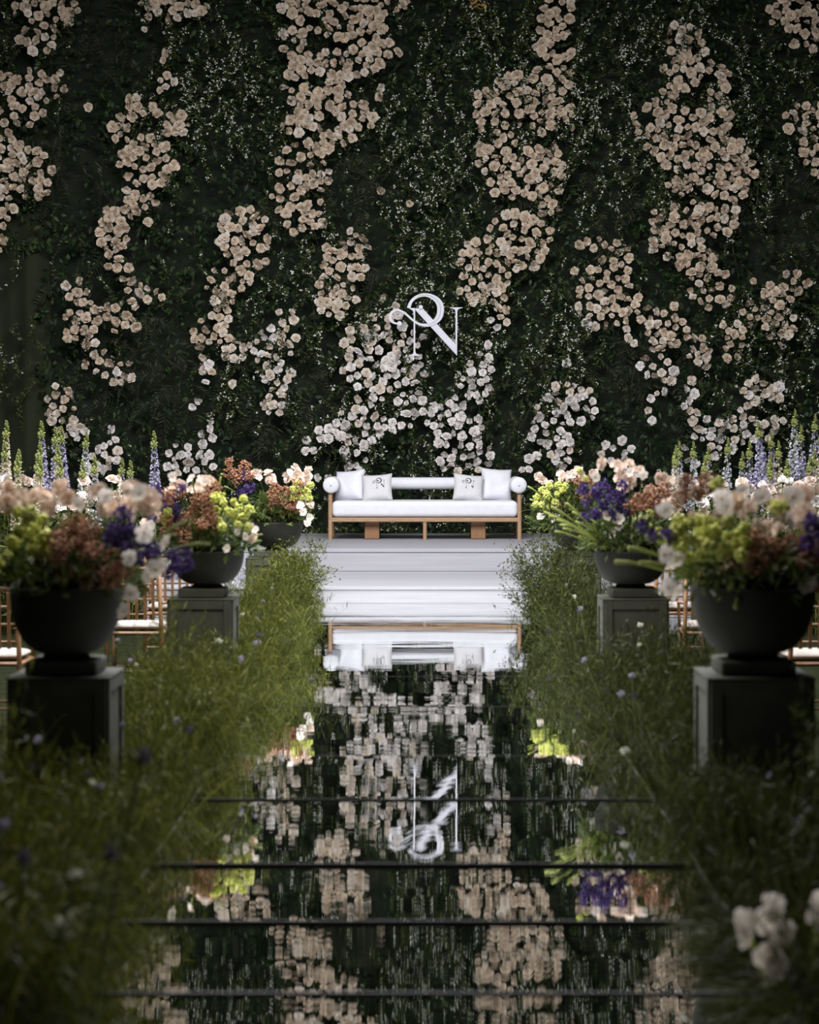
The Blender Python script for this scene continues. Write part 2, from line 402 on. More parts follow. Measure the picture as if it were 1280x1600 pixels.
# roses --------------------------------------------------------------
def rose_arrays(seed, layers=((3, .28, .58, .85), (4, .54, .58, .85), (5, .84, .40, .82), (6, 1.04, .14, .66)), nu=3, nv=3):
    r = np.random.default_rng(seed); parts = []
    for li, (k, rt, zt, half) in enumerate(layers):
        for i in range(k):
            a0 = 2 * math.pi * (i + .37 * li) / k + r.normal(0, .16); s = r.uniform(.82, 1.15); V = []; zz0 = r.normal(0, .06) * li
            for b in range(nv):
                v = b / (nv - 1)
                for c in range(nu):
                    u = -1 + 2 * c / (nu - 1)
                    rr = (.10 + (rt - .10) * v ** .75) * s
                    if v == 1: rr *= (1.09 if u == 0 else .95)          # pointed petal tips
                    zz = zt * (v ** 1.3 if li > 1 else v) * s - .05 * li - .08 * u * u * v * (1 if li < 3 else -.6) + zz0 * v
                    if v == 1 and li >= 1 and u == 0: zz -= .10
                    an = a0 + u * half * (.50 + .50 * (v if v < 1 else .88))
                    V.append((rr * math.cos(an), rr * math.sin(an), zz))
            T = []
            for b in range(nv - 1):
                for c in range(nu - 1):
                    i0 = b * nu + c; T += [(i0, i0 + 1, i0 + nu + 1), (i0, i0 + nu + 1, i0 + nu)]
            parts.append((np.array(V), np.array(T)))
    return merge(parts)
ROSE = [rose_arrays(s) for s in (1, 2, 3)] + [rose_arrays(4, ((3, .30, .66, .8), (5, .55, .60, .75), (5, .80, .45, .85)))]
ROSE_ME = {(k, i): tri_mesh('rose', V, T, M[k]) for k in ('rose_blush', 'rose_cream', 'rose_white', 'peach') for i, (V, T) in enumerate(ROSE)}

# drifts of roses as (x0,y0,x1,y1) boxes read off the photograph, filled as ellipses
drifts = [(18,-30,128,45),(35,35,90,85),(222,-25,330,28),(245,10,290,45),(222,20,240,58),(-40,118,75,205),(40,108,104,160),(-40,205,25,240),(-40,228,88,318),(-40,300,18,395),(10,290,30,330),
 (176,178,305,232),(190,225,275,292),(198,290,247,332),(155,325,236,398),(195,150,220,175),(232,165,250,185),(255,80,270,100),(250,115,275,150),(135,165,152,182),
 (165,375,222,425),(190,412,270,470),(180,455,225,516),(106,440,140,478),(98,470,184,540),(130,520,182,588),(165,555,212,600),
 (75,602,128,668),(95,645,130,688),(127,668,190,735),(150,725,168,745),
 (343,328,420,402),(348,378,428,418),(322,415,394,462),(337,450,375,511),(300,486,376,560),(305,510,460,580),(318,540,372,612),(379,570,458,612),(390,590,455,650),(431,485,468,540),(300,625,316,640),(310,655,335,695),(256,690,338,742),(256,695,275,725),
 (432,-25,640,30),(436,10,600,105),(440,95,600,172),(452,165,588,207),(436,185,556,232),(436,218,520,300),(426,290,512,340),(445,330,505,366),(568,290,602,322),(590,70,635,110),
 (510,362,576,402),(506,395,575,440),(495,430,560,488),(503,480,550,495),
 (742,120,870,230),(745,205,880,290),(765,270,862,310),(840,-20,894,48),(836,40,892,110),(836,100,890,152),(836,160,896,230),(840,224,880,345),
 (760,332,862,405),(712,376,848,425),(715,405,800,475),(760,482,796,516),
 (1038,36,1102,100),(1028,95,1138,160),(985,170,1060,234),(1000,150,1140,215),(1018,205,1150,300),(1046,215,1176,330),(1040,300,1150,376),(1008,325,1108,405),
 (1057,390,1120,440),(1068,420,1146,486),(895,375,985,450),(900,430,998,513),(978,478,1080,550),(996,512,1108,600),(1032,575,1086,635),(1006,610,1090,680),
 (1122,500,1160,562),(1148,470,1238,548),(1190,428,1260,476),(1154,592,1224,690),(1086,650,1160,705),(1066,680,1128,728),
 (1187,-25,1330,50),(1225,20,1320,78),(1220,163,1320,215),(1250,170,1320,275),
 (536,508,664,570),(536,545,664,612),(552,585,664,672),(520,640,612,690),(476,665,572,752),(604,478,624,500),(584,462,600,474),(700,535,712,545),
 (732,555,772,612),(708,590,762,640),(664,628,758,684),(680,678,766,740),(815,710,850,745),
 (854,600,930,668),(830,618,892,742),(935,686,986,728),(962,720,1000,742),(1000,560,1030,600),
 (1330,60,1430,200),(1300,430,1380,530),(1320,600,1410,690),(1400,250,1470,400),(-130,450,-40,560),(-150,40,-60,170),(-160,230,-90,350)]
boxes = np.array(drifts, float)
sing = [(566,530),(584,497),(598,467),(596,300),(762,540),(742,575),(1176,440),(885,568),(1228,455),(640,320)]
pts = []
def try_add(px, py, sp):
    for q in pts:
        if abs(q[0] - px) < sp and abs(q[1] - py) < sp and (q[0] - px) ** 2 + (q[1] - py) ** 2 < sp * sp: return
    pts.append((px, py))
for a, b, c, d_ in drifts:
    area_px = (c - a) * (d_ - b)
    for _ in range(int(area_px / 20) + 6):
        u, v = rng.uniform(-1, 1, 2)
        if abs(u) ** 2.6 + abs(v) ** 2.6 > 1: continue
        px, py = (a + c) / 2 + u * (c - a) / 2, (b + d_) / 2 + v * (d_ - b) / 2
        hole = vnoise(np.array([px + 500.]), np.array([py + 500.]), 30, 9)[0]
        if hole < .27: continue
        try_add(px, py, rng.uniform(9.6, 13.8))
for p in sing: try_add(*p, 8)
roses = []
for px, py in pts:
    p = at(px, py, D_WALL - .05); white = 1 / (1 + math.exp(-(py - 470 - .30 * abs(px - 662)) / 45))  # whiter low in the middle: rose kinds plus light put into the tone
    r = rng.uniform(.046, .070) * (1.08 if py < 420 else 1.0)
    tone = white + rng.normal(0, .22)
    roses.append((p, r, 'rose_white' if tone > .72 else 'rose_cream' if tone > .25 else 'rose_blush'))
roses.sort(key=lambda q: -q[1])
def rose_rot():
    return Euler((R(90) + rng.normal(.02, .42), 0, rng.normal(0, .45))).to_matrix() @ Matrix.Rotation(rng.uniform(0, 6.28), 3, 'Z')
rest = {'rose_white': [], 'rose_cream': [], 'rose_blush': []}
for i, (p, r, k) in enumerate(roses):
    yy = -.12 - .9 * float(relief(np.array([p.x]), np.array([p.z]))[0]) * .6 + rng.uniform(-.05, .04)
    rot = rose_rot(); vi = int(rng.integers(0, 4))
    if i < 300:
        link('rose', ROSE_ME[(k, vi)], fw, (p.x, yy, p.z), rot.to_euler(), r)
    else:
        V, T = ROSE[vi]; rest[k].append((V * r @ np.array(rot).T + [p.x, yy, p.z], T))
for k, nm in (('rose_white', 'white_rose_drift'), ('rose_cream', 'cream_rose_drift'), ('rose_blush', 'blush_rose_drift')):
    V, T = merge(rest[k]); o = link(nm, tri_mesh(nm, V, T, M[k]), fw); o['kind'] = 'stuff'
print('roses', len(roses))
# dried golden leaves at the top of the wall
m_ = 40; c0 = at(745, 2, D_WALL)
V, T = leaves(np.array([c0.x, -.22, c0.z]) + rng.normal(0, .05, (m_, 3)), rng.normal(0, 1, (m_, 3)) + [0, -.4, -.8], rng.normal(0, 1, (m_, 3)), rng.uniform(.06, .12, m_), rng.uniform(.03, .05, m_))
o = link('dried_leaf_cluster', tri_mesh('dried_leaf_cluster', V, T, M['gold_leaf']), fw); o['label'] = 'golden dried leaf cluster'

# dark drape hanging at the left end of the flower wall
x0, x1 = at(-60, 0, 27.4).x, at(75, 0, 27.4).x; zt = at(0, 330, 27.4).z
V = []; T = []; nx, nzz = 60, 12
for j in range(nzz + 1):
    for i in range(nx + 1):
        u = i / nx; v = j / nzz
        V.append((x0 - 1.6 + (x1 - x0 + 1.6) * u + .02 * math.sin(v * 3), .06 * math.sin(u * 26 + .5 * math.sin(v * 4)) + .02 * math.sin(u * 61), zt * v))
for j in range(nzz):
    for i in range(nx):
        a = j * (nx + 1) + i; T += [(a, a + 1, a + nx + 2), (a, a + nx + 2, a + nx + 1)]
me = tri_mesh('drape', np.array(V), np.array(T), M['drape'], True)
o = link('drape', me, None, (0, 27.48, 0)); sm = o.modifiers.new('thickness', 'SOLIDIFY'); sm.thickness = .012
tag(o, 'dark olive drape hanging at the left end of the flower wall', 'drape')

# ------------------------------------------------------------------ monogram
def stroke(path, widths, n=6):
    """variable-width ribbon outline in 2D (Catmull-Rom) -> left and right edges"""
    P = [Vector(p) for p in path]; out = []; ws = []
    for i in range(len(P) - 1):
        p0, p1, p2, p3 = P[max(i - 1, 0)], P[i], P[i + 1], P[min(i + 2, len(P) - 1)]
        for k in range(n):
            t = k / n
            out.append(.5 * ((2 * p1) + (p2 - p0) * t + (2 * p0 - 5 * p1 + 4 * p2 - p3) * t * t + (3 * p1 - p0 - 3 * p2 + p3) * t ** 3))
            ws.append(widths[i] * (1 - t) + widths[i + 1] * t)
    out.append(P[-1]); ws.append(widths[-1]); Lf = []; Rt = []
    for i, p in enumerate(out):
        d = (out[min(i + 1, len(out) - 1)] - out[max(i - 1, 0)]).normalized(); nrm = Vector((-d.y, d.x))
        Lf.append(p + nrm * ws[i] / 2); Rt.append(p - nrm * ws[i] / 2)
    return Lf, Rt
def extr_stroke(mb, Lf, Rt, tf, y0, y1):
    n = len(Lf); vs = []
    for a, b in zip(Lf, Rt):
        for y in (y0, y1):
            for q in (a, b):
                X, Z = tf(q); vs.append((X, y, Z))
    fs = []
    for i in range(n - 1):
        o, q = i * 4, i * 4 + 4
        fs += [(o, o + 1, q + 1, q), (o + 3, o + 2, q + 2, q + 3), (o, q, q + 2, o + 2), (o + 1, o + 3, q + 3, q + 1)]
    fs += [(0, 2, 3, 1), (n * 4 - 4, n * 4 - 3, n * 4 - 1, n * 4 - 2)]
    mb.add(vs, fs)
def extr_poly(mb, poly, tf, y0, y1):
    n = len(poly); vs = [(tf(Vector(p))[0], y, tf(Vector(p))[1]) for y in (y0, y1) for p in poly]
    mb.add(vs, [tuple(range(n)), tuple(range(2 * n - 1, n - 1, -1))] + [(i, i + n, (i + 1) % n + n, (i + 1) % n) for i in range(n)])
def disc(mb, c, r, tf, y0, y1):
    extr_poly(mb, [(c[0] + r * math.cos(k * math.pi / 9), c[1] - r * math.sin(k * math.pi / 9)) for k in range(18)], tf, y0, y1)

SWASH = [(458,300),(482,240),(535,196),(612,180),(688,206),(736,256),(748,320),(732,384),(688,430),(625,455),(552,444),(494,408),(442,362),(392,328),(345,316),(302,344),(290,388),(308,424),(345,440),(372,440)]
SWW = [34,26,26,30,44,58,62,58,44,28,20,18,18,17,18,26,26,20,15,14]
STEM_R = [(468,300),(517,300),(517,660),(519,695),(526,714),(545,725),(572,729),(572,734),(460,734),(460,729),(482,725),(499,714),(502,695),(503,660),(503,345),(496,325),(468,306)]
DIAG_N = [(520,302),(585,302),(886,632),(898,690),(897,732),(520,318)]
STEM_N = [(832,293),(948,293),(948,298),(920,304),(903,318),(900,340),(898,732),(886,690),(884,640),(884,340),(880,318),(862,304),(832,298)]
def monogram(parent, tf, y0, y1, mt, nm, drape=None):
    a = MB(); extr_stroke(a, *stroke(SWASH, SWW), tf, y0, y1); disc(a, (374, 440), 21, tf, y0 - (y1 - y0) * .1, y1)
    extr_poly(a, STEM_R, tf, y0 + (y1 - y0) * .02, y1); 
    if drape: a.v = [(x, y + drape(x, z), z) for x, y, z in a.v]
    a.build(nm + '_r', mt, parent)
    b = MB(); extr_poly(b, DIAG_N, tf, y0 + (y1 - y0) * .2, y1); extr_poly(b, STEM_N, tf, y0 + (y1 - y0) * .22, y1); disc(b, (568, 292), 19, tf, y0 - (y1 - y0) * .1, y1)
    if drape: b.v = [(x, y + drape(x, z), z) for x, y, z in b.v]
    b.build(nm + '_n', mt, parent)
DS = 26.75
sg = empty('monogram_sign', (0, DS, at(0, 556, DS).z)); tag(sg, 'large pale grey interlaced R and N monogram sign on the flower wall', 'sign')
zs = at(0, 556, DS).z
def tf_sign(q):
    p = at(560 + q.x * .171875, 430 + q.y * .171875, DS); return p.x, p.z - zs
monogram(sg, tf_sign, -.03, .03, M['sign'], 'letter')
INL = MB(); extr_stroke(INL, *stroke(SWASH[2:10], [3, 4, 4, 4, 4, 4, 4, 3]), tf_sign, -.034, -.029); INL.build('inline_groove', M['sign_edge'], sg)
for q in ((510, 500), (890, 500)):
    X, Z = tf_sign(Vector(q)); MB().tube([(X, .03, Z), (X, .62, Z)], .008, 6).build('mounting_rod', M['sign_edge'], sg)

# ------------------------------------------------------------------ sofa
SD = 25.0
def cap_rod(r, h, n=24, bulge=.03, k=6):
    prof = [(.004, -bulge)] + [(r * math.sin(math.pi / 2 * i / k), -bulge * math.cos(math.pi / 2 * i / k)) for i in range(1, k + 1)]
    return prof + [(r, h)] + [(a, h - b) for a, b in reversed(prof[:-1])]
sofa = empty('sofa', (at(664, 0, SD).x, SD, Z_DECK)); tag(sofa, 'long white daybed sofa with oak frame and bolster arms on the stage', 'sofa')
sx = 1.165                              # half width at the posts
for s in (-1, 1):
    for y in (0, .86):
        MB().tube([(s * (sx - .01), y, 0), (s * (sx - .01), y, .60)], .026, 14).build('leg', M['oak'], sofa)
MB().box(-sx + .015, sx - .015, -.022, .022, .215, .268, .008).build('front_rail', M['oak'], sofa)
MB().box(-sx + .015, sx - .015, .838, .882, .215, .268, .008).build('back_rail', M['oak'], sofa)
for s in (-1, 1):
    MB().box(min(s * (sx - .032), s * (sx + .012)), max(s * (sx - .032), s * (sx + .012)), .024, .836, .22, .265, .006).build('side_rail', M['oak'], sofa)
MB().tube([(0, 0, 0), (0, 0, .214)], .024, 12).build('middle_leg', M['oak'], sofa)
MB().tube([(0, .86, 0), (0, .86, .214)], .024, 12).build('middle_leg', M['oak'], sofa)
for xx in (-.648, .655):
    MB().box(xx - .09, xx + .09, .10, .76, 0.004, .214, .006).build('plank_foot', M['oak_dark'], sofa)
for k in range(9):
    MB().box(-1.05 + k * .2525, -.97 + k * .2525, .023, .837, .222, .244).build('seat_slat', M['oak'], sofa)
def soft_box(x0, x1, y0, y1, z0, z1, b, puff=.012):
    mb = MB().box(x0, x1, y0, y1, z0, z1, b); return mb
o = soft_box(-sx + .030, sx - .030, -.015, .80, .270, .472, 0).build('seat_cushion', M['fabric_white'], sofa, True)
bv = o.modifiers.new('soft', 'BEVEL'); bv.width = .06; bv.segments = 6
o = MB().lathe(cap_rod(.075, 2.12)).build('back_bolster', M['fabric_white'], sofa, True, (-1.06, .86, .675), (0, R(90), 0))
for s in (-1, 1):
    o = MB().lathe(cap_rod(.098, .92)).build('arm_bolster', M['fabric_white'], sofa, True, (s * (sx - .02), .87, .665), (R(90), 0, 0))
    MB().lathe([(.001, -.006), (.012, -.004), (.014, 0), (.012, .004), (.001, .006)], 10).build('button', M['linen'], o, True, (0, 0, .955))

def pillow_mesh(w_, h_, t_, mt):
    n = 14; V = []; Fc = []
    for side in (1, -1):
        for j in range(n + 1):
            for i in range(n + 1):
                u = -1 + 2 * i / n; v = -1 + 2 * j / n
                pin = 1 - .07 * (1 - v * v) * abs(u) ** 2; piv = 1 - .07 * (1 - u * u) * abs(v) ** 2
                th = (max(0, (1 - u ** 4)) * max(0, (1 - v ** 4))) ** .55
                th *= 1 + .06 * math.sin(5 * u + 2 * v) + .05 * math.sin(7 * v - 3 * u)
                V.append((u * w_ / 2 * pin, -side * (t_ / 2 * th + .004), v * h_ / 2 * piv + h_ / 2))
    k = (n + 1) ** 2
    for j in range(n):
        for i in range(n):
            a = j * (n + 1) + i; Fc.append((a, a + 1, a + n + 2, a + n + 1)); Fc.append((k + a, k + a + n + 1, k + a + n + 2, k + a + 1))
    rim = [i for i in range(n)] + [n + j * (n + 1) for j in range(n)] + [k - 1 - i for i in range(n)] + [(n - j) * (n + 1) for j in range(n)]
    for a, b in zip(rim, rim[1:] + rim[:1]): Fc.append((a, a + k, b + k, b))
    mb = MB(); mb.add(V, Fc); return mb.mesh('pillow', mt, True)
def pillow(name, px, w_, h_, t_, y, rot, mt, label, mono=None):
    zc = Z_DECK + .462
    root = empty(name, (at(px, 0, SD + y).x, SD + y, zc)); root.rotation_euler = rot
    tag(root, label, 'pillow', 'pillows on the white sofa')
    link('cover', pillow_mesh(w_, h_, t_, mt), root)
    if mono:
        def tfp(q): return (q.x - 600) * .00023 + mono, .62 * h_ - (q.y - 440) * .00023
        def surf(x, z):
            u = max(-1, min(1, x / (w_ / 2))); v = max(-1, min(1, (z - h_ / 2) / (h_ / 2)))
            return -t_ / 2 * ((1 - u ** 4) * (1 - v ** 4)) ** .55 * (1 + .06 * math.sin(5 * u + 2 * v) + .05 * math.sin(7 * v - 3 * u)) - .004
        monogram(root, tfp, -.004, .002, M['thread'], 'embroidered', surf)
    return root
pillow('pillow', 545, .40, .395, .15, .56, (R(-16), R(-5), R(-26)), M['fabric_white'], 'plain white square pillow leaning at the left arm of the sofa')
pillow('pillow', 590, .385, .345, .13, .40, (R(-17), R(-4), R(-8)), M['linen'], 'off-white pillow with dark RN monogram on the left half of the sofa', .03)
pillow('pillow', 731, .385, .345, .13, .40, (R(-17), R(6), R(10)), M['linen'], 'off-white pillow with dark RN monogram on the right half of the sofa', -.02)
pillow('pillow', 776, .40, .415, .15, .60, (R(-15), R(4), R(14)), M['fabric_white'], 'plain white square pillow leaning at the right arm of the sofa')

# ------------------------------------------------------------------ plinths, bowls
PT = 0.90                               # plinth top
def plinth(X, D, w_, label):
    p = empty('plinth', (X, D, 0)); tag(p, label, 'plinth', 'plinths beside the runway')
    h = w_ / 2
    MB().box(-h + .012, h - .012, -h + .012, h - .012, 0.0, PT - .07).build('shaft', M['stone'], p)
    fr = .05                            # raised frame round the recessed panel of each face
    for k in range(4):
        q = R(90) * k; rot = (0, 0, q)
        def fb(nm, a, b, c, d_):
            MB().box(a, b, -h, -h + .0118, c, d_, .003).build(nm, M['stone'], p, rot=rot)
        e = h - .0125
        fb('frame_stile', -e, -e + fr, .0, PT - .072); fb('frame_stile', e - fr, e, .0, PT - .072)
        fb('frame_rail', -e + fr + .0006, e - fr - .0006, PT - .072 - fr * 1.1, PT - .0725); fb('frame_rail', -e + fr + .0006, e - fr - .0006, .0, .12)
    MB().box(-h - .002, h + .002, -h - .002, h + .002, PT - .07, PT - .06, .003).build('cap_moulding', M['stone'], p)
    MB().box(-h * .70, h * .70, -h * .70, h * .70, PT - .06, PT, .008).build('cap_block', M['stone'], p)
    return p
def bowl(X, D, r, hb, label):
    b = empty('planter_bowl', (X, D, PT + .001)); tag(b, label, 'planter', 'bowl planters on the plinths')
    MB().lathe([(r * .40, 0), (r * .42, .006), (r * .40, .016), (r * .34, .022)], 40).build('foot', M['bowl'], b, True)
    prof = [(r * .34, .022)] + [(r * (.34 + .66 * math.sin(math.pi / 2 * (i / 12)) ** .9), .022 + (hb - .022) * (1 - math.cos(math.pi / 2 * i / 12))) for i in range(1, 13)]
    prof += [(r * 1.0, hb + .012), (r * .97, hb + .016), (r * .94, hb + .008), (r * .90, hb - .03), (r * .6, hb - .09), (.02, hb - .10)]
    MB().lathe(prof, 48).build('basin', M['bowl'], b, True)
    return b

# ------------------------------------------------------------------ flower kit
def blob_cluster(seed, n, ax, size):
    r = np.random.default_rng(seed)
    octv = np.array([(1, 0, 0), (-1, 0, 0), (0, 1, 0), (0, -1, 0), (0, 0, 1), (0, 0, -1)], float)
    octf = np.array([(0, 2, 4), (2, 1, 4), (1, 3, 4), (3, 0, 4), (2, 0, 5), (1, 2, 5), (3, 1, 5), (0, 3, 5)])
    out = []
    for _ in range(n):
        p = r.normal(size=3); p = p / np.linalg.norm(p) * r.uniform(.55, 1) * ax
        out.append((octv * r.uniform(.6, 1.2, 3) * size + p, octf))
    return merge(out)
def anemone_arrays(seed):
    r = np.random.default_rng(seed); parts = []
    for i in range(6):
        a0 = 2 * math.pi * i / 6 + r.normal(0, .1); rot = np.array(Matrix.Rotation(a0, 3, 'Z'))
        s = r.uniform(.85, 1.1); V = []
        for v, wd, zz in ((.12, .10, 0), (.45, .36, .10), (.8, .40, .20), (1.0, .20, .26)):
            for u in (-1, 0, 1): V.append((v * s, u * wd * s, zz * s + .10 * abs(u) + r.normal(0, .02)))
        T = []
        for b in range(3):
            for c in range(2):
                i0 = b * 3 + c; T += [(i0, i0 + 1, i0 + 4), (i0, i0 + 4, i0 + 3)]
        parts.append((np.array(V) @ rot.T, np.array(T)))
    return merge(parts)
def floret_cluster(seed, n, ax, size):
    r = np.random.default_rng(seed); pos = r.normal(size=(n, 3)); pos = norm(pos) * r.uniform(.5, 1, (n, 1)) * ax
    parts = []
    pp = np.repeat(pos, 5, 0); dd = r.normal(size=(n * 5, 3)) + norm(pp) * .6
    return leaves(pp, dd, r.normal(size=(n * 5, 3)), np.full(n * 5, size), np.full(n * 5, size * .75), .2)
def ico(seed, sub, amp):
    import bmesh
    bm = bmesh.new(); bmesh.ops.create_icosphere(bm, subdivisions=sub, radius=1); r = np.random.default_rng(seed)
    V = np.array([v.co[:] for v in bm.verts]); T = np.array([[v.index for v in f.verts] for f in bm.faces]); bm.free()
    return V * (1 + r.uniform(-amp, amp, (len(V), 1))), T
ANE = [tri_mesh('anemone', *anemone_arrays(s), M['petal_white'], True) for s in (1, 2, 3)]
EYE_ME = tri_mesh('flower_eye', *ico(5, 1, .1), M['petal_eye'], True)
LIME = [tri_mesh('lime_ball', *blob_cluster(s, 70, np.array([.82, .82, .82]), .26), M['lime']) for s in (1, 2)]
COP = [tri_mesh('copper_cluster', *blob_cluster(s, 90, np.array([1, 1, .8]), .16), M['copper']) for s in (1, 2, 3)]
PUR = [tri_mesh('purple_cluster', *floret_cluster(s, 26, np.array([.75, .75, 1.1]), .42), M['purple']) for s in (1, 2, 3)]

def rand_rot(tilt=.5):
    return (R(90) - rng.uniform(0, 1.1), rng.normal(0, tilt), rng.normal(0, .6))

class Bouquet:
    def __init__(s, bx, D, rx, zrim, label, dx=0):
        s.D = D; s.o = empty('flower_arrangement', (bx, D, zrim)); s.X = bx; s.z = zrim; s.r = rx
        tag(s.o, label, 'flowers', 'flower arrangements in the bowls')
    def loc(s, px, py, w_):
        p = at(px, py, s.D + w_); return (p.x - s.X, w_, p.z - s.z)
    def depth(s): return float(rng.uniform(-.20, .06))
    def spread(s, box, n, me, nm, size, dep=None, rot=None):
        a, b, c, d = box; got = []; out = []
        for k in range(n):
            best = None
            for _ in range(8):
                q = (rng.uniform(a, c), rng.uniform(b, d))
                m = min([(q[0] - g[0]) ** 2 + (q[1] - g[1]) ** 2 for g in got] or [1e9])
                if best is None or m > best[0]: best = (m, q)
            got.append(best[1]); w_ = s.depth() if dep is None else rng.uniform(*dep)
            L = s.loc(*best[1], w_)
            r_ = rot or (rng.uniform(0, 6.28), rng.uniform(0, 6.28), rng.uniform(0, 6.28))
            out.append(link(nm, me[k % len(me)], s.o, L, r_, size * rng.uniform(.82, 1.2)))
        return out
    def lime(s, box, n, size=.032, dep=(-.34, -.16)): s.spread(box, n, LIME, 'viburnum_ball', size, dep)
    def copper(s, box, n, size=.055, dep=(-.32, -.10)): s.spread(box, n, COP, 'copper_cluster', size, dep)
    def purple(s, box, n, size=.045, dep=(-.34, -.16)): s.spread(box, n, PUR, 'purple_cluster', size, dep)
    def peach(s, box, n, size=.045, dep=(-.12, .15)):
        for k in range(n):
            s.spread(box, 1, [ROSE_ME[('peach', k % 4)]], 'peach_rose', size, dep, rand_rot())
    def ane(s, px, py, size=.040, w_=None):
        L = Vector(s.loc(px, py, s.depth() - .20 if w_ is None else w_))
        f = link('anemone', ANE[int(rng.integers(0, 3))], s.o, L, (R(90) - rng.uniform(-.2, .7), rng.normal(0, .4), rng.normal(0, .5)), size * .84)
        link('flower_eye', EYE_ME, f, (0, 0, .08), None, .16)
        c = Vector((0, 0, 0)); mid = (L + c) / 2 + Vector((0, 0, .10))
        b_ = Vector((L.x * .35, .0, .0))
        MB().tube([b_, b_ * .6 + L * .4 + Vector((0, 0, .06)), L + Vector((0, .012, .004))], .003, 5).build('stem', M['stem'], s.o)
    def anes(s, lst, size=.040):
        for q in lst: s.ane(q[0], q[1], q[2] if len(q) > 2 else size)
    def arcs(s, lst, r=.004, mt='lime_stem'):
        for px, py, up in lst:
            L = Vector(s.loc(px, py, rng.uniform(-.28, -.1))); b_ = Vector((L.x * .25, L.y * .3, -.01))
            pts_ = [b_ * (1 - t) ** 2 + (b_ * .35 + L * .65 + Vector((0, 0, up))) * 2 * t * (1 - t) + L * t * t for t in np.linspace(0, 1, 7)]
            MB().tube(pts_, [r * 1.0] * 5 + [r * 1.5, r * 1.9], 6).build('curling_stem', M[mt], s.o, True)
    def foliage(s, n, rx=1.35, h=.20, droop=.05):
        q = rng.uniform(0, 2 * math.pi, n); rr = np.sqrt(rng.random(n)) * s.r * rx
        z_ = h * np.sqrt(np.maximum(0, 1 - (rr / (s.r * rx)) ** 2)) * rng.uniform(.3, 1, n) - droop * (rr > s.r * 1.08) * rng.random(n)
        pos = np.stack([rr * np.cos(q), rr * np.sin(q), z_ + .02], 1)
        d = np.stack([np.cos(q) * .8, np.sin(q) * .8, rng.normal(.5, .6, n)], 1) + rng.normal(0, .35, (n, 3))
        V1 = leaves(pos, d, rng.normal(0, .6, (n, 3)) + [0, -.5, 1], rng.uniform(.04, .10, n), rng.uniform(.016, .036, n))
        m = 60; q = rng.uniform(0, 2 * math.pi, m); L = rng.uniform(.8, 1.5, m) * s.r * rx; t = np.linspace(0, 1, 7)
        P = np.stack([np.cos(q)[:, None] * L[:, None] * t, np.sin(q)[:, None] * L[:, None] * t, rng.uniform(.12, .34, m)[:, None] * np.sin(t * 2.2)[None]], 2)
        V2 = ribbons(P, np.full(m, .006))
        V, T = merge([V1, V2]); o = link('foliage', tri_mesh('foliage', V, T, M['leaf_bouquet']), s.o); o['kind'] = 'stuff'
        MB().lathe([(s.r * .5, -.05), (s.r * .86, .0), (s.r * .8, .05), (s.r * .4, .10), (.01, .12)], 20).build('moss_mound', M['ground'], s.o, True)

def set_urn(xp, D, w_, xb, r, hb, pl, bl):
    X = at(xp, 0, D).x; XB = at(xb, 0, D).x
    plinth(X, D + w_ * .0, w_, pl); bowl(XB, D, r, hb, bl)
    return XB, D, r, PT + hb
# front pair
a = set_urn(104, 8.55, .42, 104, .235, .285, 'dark stone plinth at the front left of the runway', 'dark bowl planter on the front left plinth')
B = Bouquet(*a, 'large arrangement with lime and copper blooms in the front left bowl'); B.foliage(900, 1.3, .20)
B.lime((22, 800, 72, 868), 11, .036); B.lime((-8, 868, 18, 905), 4, .03)
B.copper((80, 812, 140, 852), 5, .05); B.copper((92, 852, 196, 908), 11, .05)
B.purple((160, 818, 212, 860), 6); B.purple((218, 845, 252, 876), 4, .036); B.purple((258, 862, 290, 900), 4, .038); B.purple((185, 790, 200, 806), 2, .03)
B.peach((0, 765, 75, 800), 9, .045, (-.05, .2)); B.peach((75, 760, 245, 800), 14, .045, (-.05, .2)); B.peach((200, 770, 230, 790), 2, .06, (-.1, 0))
B.anes([(225, 832, .05), (203, 871, .04), (260, 850, .042), (243, 891, .055), (232, 900, .04), (203, 928, .042), (195, 956, .042), (61, 881, .034), (87, 883, .034), (75, 913, .028), (120, 790, .04), (165, 775, .04), (218, 772, .05)])
B.arcs([(275, 835, .08), (300, 860, .06), (328, 850, .10), (290, 815, .06), (-30, 880, .1)], .0035)
a = set_urn(1177, 8.55, .44, 1177, .258, .285, 'dark stone plinth at the front right of the runway', 'dark bowl planter on the front right plinth')
B = Bouquet(*a, 'large arrangement with lime and copper blooms in the front right bowl'); B.foliage(900, 1.25, .20)
B.lime((1050, 812, 1166, 872), 26, .034); B.lime((1110, 752, 1130, 772), 1, .036); B.lime((1200, 785, 1230, 800), 2, .034)
B.copper((1180, 842, 1285, 912), 13, .05); B.copper((1140, 855, 1190, 890), 4, .045); B.copper((1060, 755, 1110, 785), 4, .045, (0, .2))
B.purple((1258, 812, 1296, 855), 6); B.purple((990, 815, 1050, 840), 3, .035)
B.peach((1085, 770, 1180, 812), 8, .042, (-.05, .2)); B.peach((1180, 765, 1290, 835), 14, .045, (-.1, .2)); B.peach((1120, 868, 1180, 890), 4, .035)
B.anes([(1127, 779, .05), (1135, 792, .05), (1038, 868, .05), (1058, 876, .05), (1044, 918, .046), (1062, 926, .042), (1263, 917, .05), (1239, 777, .055), (1190, 777, .04), (1040, 797, .042), (1231, 814, .045), (1160, 765, .03)])
B.arcs([(962, 878, .05), (982, 856, .06), (1000, 880, .06), (1010, 838, .05), (1150, 950, .10)], .0055)
